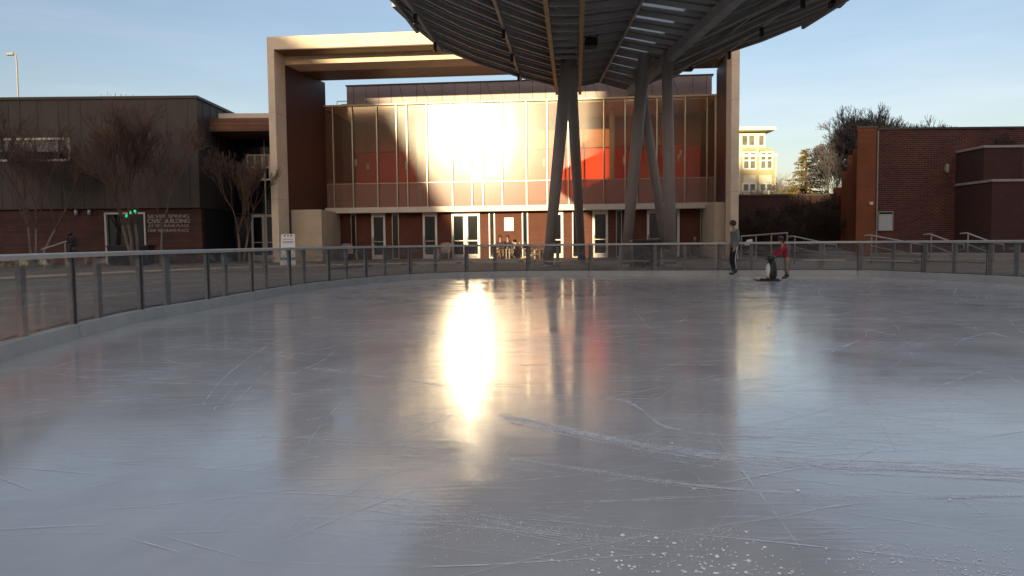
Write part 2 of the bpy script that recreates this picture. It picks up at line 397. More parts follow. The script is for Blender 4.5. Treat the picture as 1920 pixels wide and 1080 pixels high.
# plaza ring outside the boards and far ground
mb = MB()
inner = [along(d)+normal_out(d)*.16 for d in np.linspace(0, cum[-1], 160)]+[Vector((4.0, -1.2, 0)), Vector((1.0, -1.8, 0)), Vector((-1.0, -1.2, 0))]
c0 = Vector((3, 13, 0))
outer = [c0+(p-c0).normalized()*75 for p in inner]; far = [c0+(p-c0).normalized()*1500 for p in inner]
n = len(inner)
mb.add([(p.x, p.y, PZ) for p in inner]+[(p.x, p.y, PZ) for p in outer]+[(p.x, p.y, -.05) for p in inner],
       [(i, (i+1) % n, n+(i+1) % n, n+i) for i in range(n)]+[(i, 2*n+i, 2*n+(i+1) % n, (i+1) % n) for i in range(n)])
struct(mb.build('plaza', M['pave']))
mb = MB(); mb.add([(-1500, -1500, -.06), (1500, -1500, -.06), (1500, 1500, -.06), (-1500, 1500, -.06)], [(0, 1, 2, 3)])
struct(mb.build('ground', mat('far_ground', (.10, .085, .065), .9, var=.3, scale=.05)))
# sunlight streak painted as a pale tan band round the rink on the left
band = mat('painted_sun_streak', (.50, .38, .22), .75, var=.12, scale=2)
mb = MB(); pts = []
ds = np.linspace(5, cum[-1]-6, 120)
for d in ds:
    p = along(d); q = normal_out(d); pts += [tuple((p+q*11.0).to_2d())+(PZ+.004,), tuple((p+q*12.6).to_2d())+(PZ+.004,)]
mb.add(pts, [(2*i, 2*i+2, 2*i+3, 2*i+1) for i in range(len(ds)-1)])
struct(mb.build('paving_or_sun_band', band)); mb = MB()
for o0, o1 in ((2.2, 2.5), (3.9, 4.2), (6.0, 6.35), (8.4, 8.7), (15.5, 16.2)):
    pts = []
    for d in ds:
        p = along(d); q = normal_out(d); pts += [tuple((p+q*o0).to_2d())+(PZ+.004,), tuple((p+q*o1).to_2d())+(PZ+.004,)]
    mb.add(pts, [(2*i, 2*i+2, 2*i+3, 2*i+1) for i in range(len(ds)-1)])
struct(mb.build('paving_or_sun_band', mat('grey_paving_band', (.27, .215, .16), .75, var=.2, scale=2)))
# a low step the plaza rises by on the right, towards the brick buildings
mb = MB(); mb.box((15.2, 28.2, PZ), (60, 60, PZ+.17)); mb.box((16.0, 29.0, PZ+.17), (60, 60, PZ+.32))
struct(mb.build('terrace_steps', M['coping']))

# ------------------------------------------------------------------ rink barrier
bar_t = thing('rink_barrier', 'clear shielded dasher board barrier with aluminium top rail curving round the ice', 'barrier', (0, 0, 0))
PANEL = 2.12
d0 = 1.0
# align one joint with the joint seen at the left edge of the photograph
J = ground(3, 680)
dj = min(range(len(path)), key=lambda i: (path[i]-J).length); dj = cum[dj]
start = dj % PANEL
joints = list(np.arange(start, cum[-1]-.05, PANEL))
for j in range(len(joints)-1):
    a, b = joints[j], joints[j+1]
    mid = along((a+b)/2)
    if mid.y < 1.2: continue
    S = 6
    dd = np.linspace(a+.006, b-.006, S+1)
    P_ = [along(d) for d in dd]; Nn = [normal_out(d) for d in dd]
    def strip(prof, name, mt, shrink=0):
        mbb = MB(); pts = []; F = []; k = len(prof)
        for p, q in zip(P_, Nn):
            pts += [tuple(p+q*o)[:2]+(z,) for o, z in prof]
        for i in range(S):
            for e in range(k):
                F.append((i*k+e, i*k+(e+1) % k, (i+1)*k+(e+1) % k, (i+1)*k+e))
        F.append(tuple(range(k))); F.append(tuple(range(S*k, S*k+k))[::-1])
        mbb.add(pts, F); return mbb.build(name, mt, bar_t)
    strip([(0, -.02), (.02, .165), (.05, .175), (.14, .175), (.14, -.02)], 'kickboard', M['kick'])
    strip([(.060, .178), (.060, 1.035), (.072, 1.035), (.072, .178)], 'shield_pane', M['boardglass'])
    strip([(.0, 1.035), (.0, 1.085), (.012, 1.10), (.15, 1.10), (.16, 1.085), (.16, 1.035)], 'top_rail', M['rail'])
    isfar = mid.y > 20.5
    for f_, wd in ((0.035, .13), (.40 if not isfar else .5, .14 if not isfar else .11)):
        d = a+(b-a)*f_; p = along(d); q = normal_out(d); tn = Vector((q.y, -q.x, 0))
        mbb = MB(); c = p+q*.115
        mbb.hexa([c+tn*wd/2-q*.03+Vector((0, 0, .176)), c-tn*wd/2-q*.03+Vector((0, 0, .176)), c-tn*wd/2+q*.025+Vector((0, 0, .176)), c+tn*wd/2+q*.025+Vector((0, 0, .176))],
                 [c+tn*wd/2-q*.03+Vector((0, 0, 1.034)), c-tn*wd/2-q*.03+Vector((0, 0, 1.034)), c-tn*wd/2+q*.025+Vector((0, 0, 1.034)), c+tn*wd/2+q*.025+Vector((0, 0, 1.034))])
        mbb.build('post', M['post'], bar_t)
    # dark joint strip between panes
    mbb = MB(); p = along(a); q = normal_out(a); mbb.tube([p+q*.052+Vector((0, 0, .17)), p+q*.052+Vector((0, 0, 1.034))], .011, 6)
    mbb.build('joint_strip', M['black'], bar_t)
    if isfar:
        mbb = MB(); mbb.bar(along(a+.1)+normal_out(a)*.118+Vector((0, 0, .50)), along(b-.1)+normal_out(b)*.118+Vector((0, 0, .50)), .035, .05)
        mbb.build('mid_rail', M['post'], bar_t)

# ------------------------------------------------------------------ civic hall
YAW = R(5.7); HO = Vector((0, 46, 0))
hall = thing('civic_hall', 'large civic hall with a concrete and wood portal frame around a tall glass front', 'building', HO, -YAW)
Uh = Vector((math.cos(YAW), -math.sin(YAW), 0)); Nh = Vector((math.sin(YAW), math.cos(YAW), 0))
def fu(px, py, v=0.):
    d = ray(px, py); tt = ((HO+Nh*v-CAM).dot(Nh))/d.dot(Nh); p = CAM+d*tt; return (p-HO).dot(Uh)
def fz(px, py, v=0.):
    d = ray(px, py); tt = ((HO+Nh*v-CAM).dot(Nh))/d.dot(Nh); return (CAM+d*tt).z
def H(u, v, z): return HO+Uh*u+Nh*v+Vector((0, 0, z))
def hb(a, b, name, mt, parent=hall, **k): return MB().box(a, b).build(name, mt, parent, **k)
UL, UR, VF, VI = -12.38, 12.22, -6.2, -4.75
ZT, ZB, ZI = 12.20, 11.53, 11.06
# outer portal: beam and two legs, with panel joints cut as thin dark lines
hb((UL, VF, ZB), (UR, -3.2, ZT), 'portal_beam', M['concrete'])
MB().prism([(UL, VF), (-12.0, VF), (-12.0, VI), (UL, VI)], PZ, ZB-.002).build('portal_leg', M['concrete'], hall)
MB().prism([(11.83, VF), (UR, VF), (UR, VI), (11.83, VI)], PZ, ZB-.002).build('portal_leg', M['concrete'], hall)
for z in (3.6, 8.2):
    for (a, b) in ((UL-.004, -11.996), (11.826, UR+.004)):
        hb((a, VF-.004, z), (b, VI, z+.03), 'panel_joint', M['base_stone'])
# inner portal
hb((-12.0, VI, ZI), (11.83, -3.0, ZB-.003), 'inner_fascia', M['concrete'])
hb((-11.95, -2.998, ZI+.01), (12.1, -.42, ZI+.12), 'soffit_panel', M['soffit_wood'])
hb((-12.0, VF+.05, ZB-.035), (11.83, VI, ZB-.004), 'soffit_board', M['soffit_wood'])
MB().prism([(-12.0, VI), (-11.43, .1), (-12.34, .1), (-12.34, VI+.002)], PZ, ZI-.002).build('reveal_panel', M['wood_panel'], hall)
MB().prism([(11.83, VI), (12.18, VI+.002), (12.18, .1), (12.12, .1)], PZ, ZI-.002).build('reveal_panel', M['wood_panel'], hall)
# stone base blocks under the reveals
zb = fz(590, 393, -4.4)
bl = [(fu(552, 420, -4.35)-.3, -4.5), (fu(603, 420, -4.5), -4.5), (fu(626, 420, -1.2), -1.2), (fu(626, 420, -1.2), .0), (-12.3, .0), (-12.3, -4.3)]
MB().prism(bl, PZ, zb).build('base_block', M['base_stone'], hall)
br = [(fu(1324, 420, -1.2), -.0), (fu(1324, 420, -1.2), -1.2), (fu(1340, 420, -4.5), -4.5), (12.20, -4.5), (12.20, .0)]
MB().prism(br, PZ, fz(1360, 379, -4.4)).build('base_block', M['base_stone'], hall)
# glass front
gz0, gz1, gzt = fz(612, 391), fz(612, 201), fz(612, 345)
muls = [609, 626, 662, 708, 744.5, 764, 801, 848, 884.5, 905, 941.5, 987, 1026, 1066, 1132, 1172, 1195, 1231.5, 1284, 1325, 1341]
mus = [fu(p, 300) for p in muls]
for i, u in enumerate(mus):
    wd = .055 if i not in (0, len(mus)-1) else .09
    o = MB().box((u-wd/2, -.09, gz0), (u+wd/2, .06, gz1)).build('mullion', M['mullion'], hall)
    if 1 <= i < len(mus)-1:
        MB().box((u+wd/2+.003, -.03, gz0), (u+wd/2+.05, .05, gz1)).build('gasket', M['seam'], o)
rp = random.Random(4)
def pane(a, b, z0, z1, name, mt):
    t1, t2 = rp.uniform(-.005, .005), rp.uniform(-.004, .004); cu, cz = (a+b)/2, (z0+z1)/2
    P_ = [(u, (u-cu)*t1+(z-cz)*t2+o_, z) for o_ in (-.006, .006) for u, z in ((a, z0), (b, z0), (b, z1), (a, z1))]
    MB().hexa(P_[:4], P_[4:]).build(name, mt, hall)
for a, b in zip(mus[:-1], mus[1:]):
    pane(a+.05, b-.05, gzt, gz1-.03, 'glass_pane', M['facade_glass']); pane(a+.05, b-.05, gz0, gzt-.04, 'lower_pane', M['spandrel'])
hb((mus[0], -.04, gzt-.035), (mus[-1], .05, gzt-.005), 'transom', M['mullion'])
hb((mus[0]-.05, -.14, gz1), (mus[-1]+.05, .12, gz1+.10), 'head_rail', M['sill'])
hb((fu(610, 392, -.8), -.85, fz(700, 399, -.8)), (fu(1338, 392, -.8), .12, gz0-.01), 'sill_beam', M['sill'])
# roof box set back above the glass
bx0, bx1 = fu(650, 175, 1.0), 12.0
rb = hb((bx0, 1.0, gz1+.11), (bx1, 10.2, 10.98), 'roof_box', M['roofbox'])
hb((bx0-.06, .94, 10.98), (bx1+.1, 10.3, 11.05), 'roof_edge', M['zinc'])
random.seed(3)
for i in range(30):
    u = bx0+.45+i*.80
    if u > bx1-.3: break
    sl = random.choice((0, 0, .28, .42, 0))
    MB().bar((u, .992, gz1+.2), (u-sl, .992, 10.97), .022, .022, (0, 1, 0)).build('seam', M['seam'], rb)
hb((-11.4, .12, gz1+.02), (12.1, 10.2, gz1+.10), 'roof_slab', M['seam'])
mb = MB()
pr = [fu(632, 195, 1.5), fu(640, 195, 1.5)]
for u, h in ((pr[0], .62), (pr[1], .42)): mb.tube([(u, 1.5, gz1), (u, 1.5, gz1+h), (bx0+.1, 1.5, gz1+h)], .03, 6)
mb.build('roof_pipe', M['mullion'], hall)
# interior behind the glass
hb((-11.5, .14, gz1-.10), (12.1, 9.0, gz1+.015), 'ceiling', M['olive'])
zbn = fz(800, 284, 6.0)
hb((-11.5, 6.0, PZ), (12.1, 6.2, zbn), 'back_wall', M['redwall'])
hb((-11.5, 5.7, zbn), (12.1, 6.1, gz1-.11), 'gallery_beam', M['brownwall'])
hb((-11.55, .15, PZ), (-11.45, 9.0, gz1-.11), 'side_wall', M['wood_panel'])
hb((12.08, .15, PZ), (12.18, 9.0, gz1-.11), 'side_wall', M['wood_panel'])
hb((-11.4, .25, gz0-.35), (12.05, 8.9, gz0-.06), 'upper_floor', M['brownwall'])
for px in (786, 1148):
    u = fu(px, 300, 2.5); MB().tube([(u, 2.5, gz0-.05), (u, 2.5, gz1-.12)], .17, 14).build('interior_column', M['white'], hall, True)
for px, v, yb, ln in ((620, 1.4, 300, .55), (667, 1.6, 305, .42), (690, 2.6, 312, .4), (762, 1.5, 310, .5), (1170, 1.6, 300, .5), (1277, 1.3, 288, .45), (1273, 1.9, 297, .4), (960, 2.5, 300, .5), (1020, 1.8, 305, .5)):
    u = fu(px, yb, v); z = fz(px, yb, v)
    l = MB().tube([(u, v, z-ln/2), (u, v, z+ln/2)], .085, 10).build('pendant_lamp', M['white'], hall, True)
    MB().tube([(u, v, z+ln/2), (u, v, gz1-.12)], .008, 4).build('pendant_cord', M['seam'], l)
# inner dark partition bands and screens
for px0, px1, z0, z1, v, mt in ((1160, 1225, 5.0, zbn-.3, 5.2, 'redwall'), (1262, 1300, 4.4, 7.4, 5.4, 'redwall')):
    hb((fu(px0, 300, v), v, z0), (fu(px1, 300, v), v+.15, z1), 'partition', M[mt])
# ground floor: brick wall with openings built as separate lengths, doors and slot windows
zd = fz(700, 400)-.02
zlow = PZ
items = [(697, 723, 'door'), (793, 820, 'door'), (847, 873, 'door'), (873.5, 900, 'door'), (1029, 1056, 'door'), (1111, 1140, 'door'), (1213, 1243, 'door'), (1243.5, 1274, 'door'),
         (630, 634, 'slot'), (658, 668, 'slot'), (735, 748, 'slot'), (917, 928, 'slot'), (979, 990, 'slot'), (1073, 1085, 'slot'), (1155, 1166, 'slot'), (1313, 1318, 'slot')]
items.sort()
cur = fu(624, 430)
end = fu(1323, 430)
def wall_len(a, b):
    if b-a > .03: hb((a, .05, PZ), (b, .33, zd+.35), 'brick_wall', M['hallbrick'])
for p0, p1, kd in items:
    a, b = fu(p0, 430), fu(p1, 430)
    wall_len(cur, a); cur = b
    if kd == 'door':
        d = MB(); fwd = .135
        d.box((a, -.06, PZ), (a+fwd, .12, zd)).box((b-fwd, -.06, PZ), (b, .12, zd)).box((a+fwd, -.06, zd-.22), (b-fwd, .12, zd)).box((a+fwd, -.06, PZ), (b-fwd, .12, PZ+.26))
        dr = d.build('door', M['alum'], hall)
        MB().box((a+fwd, .02, PZ+.26), (b-fwd, .035, zd-.22)).build('door_pane', M['doorglass'], dr)
        MB().bar((a+fwd, -.08, PZ+1.08), (b-fwd, -.08, PZ+1.08), .04, .045).build('push_bar', M['mullion'], dr)
        MB().bar((a+.09, -.12, PZ+.9), (a+.09, -.12, PZ+1.35), .03, .03, (1, 0, 0)).build('handle', M['darkmetal'], dr)
        hb((a, -.06, zd), (b, .33, zd+.35), 'door_head', M['alum'])
    else:
        s = MB(); e = .05
        s.box((a, -.03, PZ), (a+e, .12, zd)).box((b-e, -.03, PZ), (b, .12, zd)).box((a+e, -.03, zd-.06), (b-e, .12, zd)).box((a+e, -.03, PZ), (b-e, .12, PZ+.06))
        sl = s.build('slot_window', M['mullion'], hall)
        MB().box((a+e, .03, PZ+.06), (b-e, .04, zd-.06)).build('slot_pane', M['doorglass'], sl)
        hb((a, .05, zd), (b, .33, zd+.35), 'window_head', M['mullion'])
wall_len(cur, end)
hb((fu(624, 430), 4.4, PZ), (end, 4.5, zd+.1), 'lobby_wall', M['brownwall'])
hb((-11.4, .34, zd+.12), (12.05, 4.4, zd+.2), 'lobby_ceiling', M['olive'])
# white notice fixed to the brick
u0, u1 = fu(945.5, 420), fu(963, 420)
nw = tag(MB(H(0, 0, 0)).hexa([H(u0, -.02, fz(950, 433)), H(u1, -.02, fz(950, 433)), H(u1, .03, fz(950, 433)), H(u0, .03, fz(950, 433))],
    [H(u0, -.02, fz(950, 408)), H(u1, -.02, fz(950, 408)), H(u1, .03, fz(950, 408)), H(u0, .03, fz(950, 408))]).build('wall_notice', M['white']), 'plain white square notice on the sunlit brick between the hall doors', 'notice')
nw.location = H(0, 0, 0)

# ------------------------------------------------------------------ left wing
wing = thing('metal_clad_wing', 'dark metal clad two storey wing above a band of red brown timber boards', 'building', (-22, 40.5, 0))
WY = 40.4
def W(px, py, Y=WY): return at(px, py, Y)
xr = W(372, 300).x; zroof = W(300, 185).z; zmid = W(300, 390).z
WO = (-22, 40.5, 0)
wb = lambda a, b, name, mt, par=None, **k: MB(WO).box(a, b).build(name, mt, par or wing, **k)
clad = wb((-46, WY, zmid), (xr, WY+14, zroof), 'metal_cladding', M['zinc'])
wb((-46.1, WY-.08, zroof), (xr+.08, WY+14.1, zroof+.14), 'parapet_cap', M['seam'])
random.seed(11)
x = xr-.5
while x > -40:
    MB(WO).box((x-.012, WY-.02, zmid+.02), (x+.012, WY+.001, zroof-.01)).build('seam', M['seam'], clad)
    x -= random.choice((.55, .62, .9, 1.1))
for k in range(5):
    y = WY+.8+k*1.0
    MB(WO).box((xr-.001, y-.012, zmid+.02), (xr+.02, y+.012, zroof-.01)).build('seam', M['seam'], clad)
# window with pale frame
wx0, wx1 = -30.5, W(133, 280).x; wz0, wz1 = W(60, 303).z, W(60, 259).z
fr = MB(WO); e = .11
fr.box((wx0, WY-.10, wz0), (wx1, WY+.0-.002, wz0+e)).box((wx0, WY-.10, wz1-e), (wx1, WY-.002, wz1)).box((wx1-e, WY-.10, wz0+e), (wx1, WY-.002, wz1-e)).box((wx0, WY-.10, wz0+e), (wx0+e, WY-.002, wz1-e))
wf = fr.build('ribbon_window', M['sill'], wing)
MB(WO).box((wx0+e, WY-.03, (wz0+wz1)/2-.1), (wx1-e, WY-.004, wz1-e)).build('upper_pane', M['reflectwin'], wf)
MB(WO).box((wx0+e, WY-.03, wz0+e), (wx1-e, WY-.004, (wz0+wz1)/2-.14)).build('lower_pane', M['darkglass'], wf)
for k in range(6):
    x = wx1-.6-k*1.25; MB(WO).box((x-.03, WY-.06, wz0+e), (x+.03, WY-.031, wz1-e)).build('glazing_bar', M['seam'], wf)
# timber band, slightly set back, with a shop window
xs0, xs1 = W(193, 430).x, W(270, 430).x
for a, b in ((-46, xs0), (xs1, xr-.05)):
    wb((a, WY+.25, PZ), (b, WY+.6, zmid-.002), 'timber_boards', M['boards'])
zs = W(230, 398).z
wb((xs0, WY+.25, zs), (xs1, WY+.6, zmid-.002), 'timber_boards', M['boards'])
sw = MB(WO); sw.box((xs0, WY+.16, PZ), (xs0+.1, WY+.5, zs)).box((xs0+.1, WY+.16, zs-.1), (xs1, WY+.5, zs)).box((xs1-.08, WY+.16, PZ), (xs1, WY+.5, zs-.1))
swo = sw.build('shop_window', M['rail'], wing)
MB(WO).box((xs0+.1, WY+.34, PZ), (xs1-.08, WY+.36, zs-.1)).build('pane', M['darkglass'], swo)
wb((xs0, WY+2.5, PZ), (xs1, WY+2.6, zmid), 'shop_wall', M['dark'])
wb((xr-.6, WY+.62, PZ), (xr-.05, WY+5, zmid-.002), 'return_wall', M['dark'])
wb((xr-2.5, WY+5.2, zroof+.14), (xr-1.2, WY+6.2, zroof+.75), 'roof_unit', M['mullion'])
wb((-46, WY+3, zroof+.14), (W(5, 185).x-.4, WY+8, zroof+.42), 'upper_roof', M['zinc'])
# two down lights under the overhang
for px in (140, 165):
    p = W(px, 398, WY-.0); MB(WO).tube([(p.x, WY+.12, p.z-.14), (p.x, WY+.12, p.z+.14)], .09, 10).build('down_light', M['rail'], wing, True)

def text_part(body, px, py, Y, size_px, parent, org, width_px=None, weight=.0):
    c = bpy.data.curves.new('lettering', 'FONT'); c.body = body; c.extrude = .02; c.size = 1; c.offset = weight
    o = bpy.data.objects.new('lettering_tmp', c); col.objects.link(o)
    bpy.context.view_layer.update()
    me = bpy.data.meshes.new_from_object(o.evaluated_get(bpy.context.evaluated_depsgraph_get()))
    bpy.data.objects.remove(o)
    xs = [v.co.x for v in me.vertices]; ys = [v.co.y for v in me.vertices]
    p0 = at(px, py, Y); p1 = at(px+(width_px or 50), py, Y); ph = at(px, py-size_px, Y)
    sx = (p1.x-p0.x)/(max(xs)-min(xs)); sz = (ph.z-p0.z)/(max(ys)-min(ys))
    for v in me.vertices:
        x, y, z = v.co
        v.co = (p0.x+(x-min(xs))*sx-org[0], Y-z-org[1], p0.z+(y-min(ys))*sz-org[2])
    me.materials.clear(); me.materials.append(M['lettering'])
    r = bpy.data.objects.new('lettering', me); col.objects.link(r); r.parent = parent
    return r
lt = thing('building_sign', 'raised metal lettering naming the civic building on red brown boards', 'sign', W(316, 440, WY+.22))
lo = lt.location.copy()
text_part('SILVER SPRING', 277, 409, WY+.22, 6.5, lt, lo, 78, .012)
text_part('CIVIC BUILDING', 277, 419, WY+.22, 8.5, lt, lo, 79, .02)
text_part('AT VETERANS PLAZA', 278, 426.5, WY+.22, 5.5, lt, lo, 77, .012)
text_part('ONE VETERANS PLACE', 278, 435.5, WY+.22, 6.0, lt, lo, 76, .012)

# ------------------------------------------------------------------ glazed link between wing and hall
link = thing('entrance_link', 'recessed glazed entrance link under a deep timber fascia', 'building', (-15, 44, 0))
LO = (-15, 44, 0)
lb = lambda a, b, name, mt, par=None: MB(LO).box(a, b).build(name, mt, par or link)
FY = 42.0
p0, p1 = at(386, 222, FY), at(530, 245, FY)
lb((p0.x, FY, p1.z), (p1.x, FY+5, p0.z), 'timber_fascia', M['timber'])
q0 = at(412, 214, FY+.6)
lb((q0.x, FY+.4, p0.z+.002), (p1.x, FY+5, q0.z), 'roof_edge', M['sill'])
GY = 45.5
g0, g1 = xr-.1, at(530, 400, GY).x
zh = at(480, 399, GY).z
lb((g0, GY, zh), (g1, GY+.12, p1.z), 'upper_glazing', M['darkglass'])
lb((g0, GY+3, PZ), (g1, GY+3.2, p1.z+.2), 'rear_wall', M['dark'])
lb((g0, GY-.06, zh-.1), (g1, GY+.1, zh-.002), 'transom', M['darkmetal'])
for px, mt in ((432, 'darkmetal'), (498, 'rail')):
    x = at(px, 350, GY).x; lb((x-.035, GY-.08, PZ), (x+.035, GY-.002, p1.z), 'mullion', M[mt])
xa = at(432, 430, GY).x
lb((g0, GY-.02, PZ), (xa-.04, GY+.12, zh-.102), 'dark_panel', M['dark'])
xd = at(472, 430, GY).x
lb((xa+.04, GY, PZ), (xd, GY+.05, zh-.102), 'side_pane', M['darkglass'])
for a, b in ((472, 496), (497, 519)):
    a, b = at(a, 430, GY).x, at(b, 430, GY).x
    d = MB(LO); f_ = .12
    d.box((a, GY-.07, PZ), (a+f_, GY+.03, zh-.102)).box((b-f_, GY-.07, PZ), (b, GY+.03, zh-.102)).box((a+f_, GY-.07, zh-.26), (b-f_, GY+.03, zh-.102)).box((a+f_, GY-.07, PZ), (b-f_, GY+.03, PZ+.34))
    do = d.build('door', M['rail'], link)
    MB(LO).box((a+f_, GY-.01, PZ+.34), (b-f_, GY+.0, zh-.26)).build('door_pane', M['darkglass'], do)
    MB(LO).bar((a+f_, GY-.09, PZ+1.1), (b-f_, GY-.09, PZ+1.1), .04, .05).build('push_bar', M['rail'], do)
wp0, wp1 = at(481, 341, GY+1.5), at(520, 296, GY+1.5)
wn = MB(LO)
for k in range(4):
    x = wp0.x+(wp1.x-wp0.x)*k/3; wn.box((x-.05, GY-.05, wp0.z), (x+.05, GY-.004, wp1.z))
for z in (wp0.z, (wp0.z+wp1.z)/2, wp1.z): wn.box((wp0.x-.05, GY-.045, z-.05), (wp1.x+.05, GY-.006, z+.05))
wno = wn.build('window', M['rail'], link)
MB(LO).box((wp0.x, GY-.03, (wp0.z+wp1.z)/2), (wp1.x, GY-.008, wp1.z)).build('pane', M['reflectwin'], wno)  # pale pane painted in for windows reflected in the glazing

# ------------------------------------------------------------------ canopy
cano = thing('rink_canopy', 'huge dark folded steel canopy on leaning columns over the far end of the rink', 'canopy', (4, 30, 0))
CO = (4, 30, 0)
E_left = [at(738, 0, 22), at(785, 45, 24), at(830, 82, 26), at(900, 112, 28.6), at(977, 137, 31), at(1066, 160, 34)]
RG = at(1123, 147, 35.3)
V1 = E_left[-1]; V2 = at(1180, 162, 34)
E_right = [V2, at(1261, 133, 33), at(1343, 97, 29.6), at(1426, 69, 27.5), at(1500, 38, 25.2), at(1572, 0, 23)]
def off(p, k, side):   # k metres nearer the viewer along the fold
    return p+Vector(((-.085 if side < 0 else .067 if side > 0 else 0)*k, -k, (.012*k if side == 0 else .004*k)))
K = 14; STEP = 1.25
def sheet(curve, side, name, skylit=False):
    mb = MB(CO); n = len(curve); T = .13
    for k in range(K):
        for i in range(n-1):
            sa = side[i]; sb = side[i+1]
            a0, b0 = off(curve[i], k*STEP, sa), off(curve[i+1], k*STEP, sb)
            a1, b1 = off(curve[i], (k+1)*STEP, sa), off(curve[i+1], (k+1)*STEP, sb)
            if skylit:
                # leave the skylight strip open
                def pt(s, q): return a0.lerp(b0, s).lerp(a1.lerp(b1, s), q)
                s0, s1, q0, q1 = .08, .72, .22, .80
                cells = [(0, s0, 0, 1), (s1, 1, 0, 1), (s0, s1, 0, q0), (s0, s1, q1, 1)]
                for (u0, u1, w0, w1) in cells:
                    q = [pt(u0, w0), pt(u1, w0), pt(u1, w1), pt(u0, w1)]
                    mb.hexa(q, [p+Vector((0, 0, T)) for p in q])
                q = [pt(s0, q0), pt(s1, q0), pt(s1, q1), pt(s0, q1)]
                m2 = MB(CO); m2.add([p+Vector((0, 0, .05)) for p in q], [(0, 1, 2, 3)])
                if 1 <= k < 12: m2.build('skylight', M['poly'], cano)
                else: mb.hexa(q, [p+Vector((0, 0, T)) for p in q])
            else:
                mb.hexa([a0, b0, b1, a1], [p+Vector((0, 0, T)) for p in (a0, b0, b1, a1)])
    return mb.build(name, M['canopy'], cano)
sheet(E_left, [-1]*6, 'roof_deck'); sheet([V1, RG], [-1, 0], 'roof_deck'); sheet([RG, V2], [0, 1], 'roof_deck', True); sheet(E_right, [1]*6, 'roof_deck')
dn = Vector((0, 0, -.11))
def rail_line(curve, sides, k, name, mt, wd, hg, dz=0.):
    mb = MB(CO); P = [off(p, k, s)+dn+Vector((0, 0, dz)) for p, s in zip(curve, sides)]
    for a, b in zip(P[:-1], P[1:]): mb.bar(a, b, wd, hg)
    return mb.build(name, mt, cano)
for k in range(K):
    for sub in (0, .5):
        kk = (k+sub)*STEP
        if kk == 0: continue
        big = sub == 0
        rail_line(E_left, [-1]*6, kk, 'purlin', M['purlin'], .07 if big else .035, .16 if big else .07)
        rail_line([V1, RG, V2], [-1, 0, 1], kk, 'purlin', M['purlin'], .08 if big else .03, .15 if big else .06)
        rail_line(E_right, [1]*6, kk, 'purlin', M['purlin'], .07 if big else .035, .16 if big else .07)
rail_line(E_left+[RG]+E_right, [-1]*6+[0]+[1]*6, -.02, 'edge_beam', M['canopy'], .12, .24, .05)
# ribs along the folds
def rib(p, s, wd, hg, mt, dz=-.16, k0=.2, k1=17): 
    mb = MB(CO); mb.bar(off(p, k0, s)+Vector((0, 0, dz)), off(p, k1, s)+Vector((0, 0, dz)), wd, hg); return mb.build('rib', mt, cano)
for i in (1, 2, 4): rib(E_left[i], -1, .09, .24, M['purlin'], -.22)
for i in (1, 2, 4): rib(E_right[i], 1, .09, .24, M['purlin'], -.22)
rib(RG, 0, .08, .14, M['purlin'], -.20); rib(V2, 1, .30, .34, M['canopy'], -.30)
# brackets hung along the wings
for cv, s in ((E_left, -1), (E_right, 1)):
    for i in ((2, 4) if s < 0 else (2,)):
        for k in (1.4, 4.4, 7.4):
            p = off(cv[i], k, s); MB(CO).bar(p+Vector((0, 0, -.33)), p+Vector((0, 0, -.62)), .10, .14, (0, 1, 0)).build('bracket', M['darkmetal'], cano)
# diagonal struts across the right wing
for a, sa, b, sb, k in ((V2, 1, E_right[2], 1, 1.0), (V2, 1, E_right[3], 1, 4.5), (V2, 1, E_right[4], 1, 8)):
    MB(CO).bar(off(a, k, sa)+Vector((0, 0, -.34)), off(b, k+3.2, sb)+Vector((0, 0, -.34)), .12, .12).build('strut', M['canopy'], cano)
# ladder truss along the left valley, golden reflected sunlight in its colour
lad = MB(CO)
A = lambda k, s: off(V1, k, -1)+Vector((s*.50, 0, -.36))
for s in (-1, 1): lad.bar(A(.4, s), A(17, s), .13, .26)
lo_ = lad.build('ladder_truss', M['sungold'], cano)
k = .6
while k < 17:
    MB(CO).bar(A(k, -1)+Vector((.065, 0, .0)), A(k, 1)-Vector((.065, 0, 0)), .07, .10).build('rung', M['purlin'], lo_); k += .85
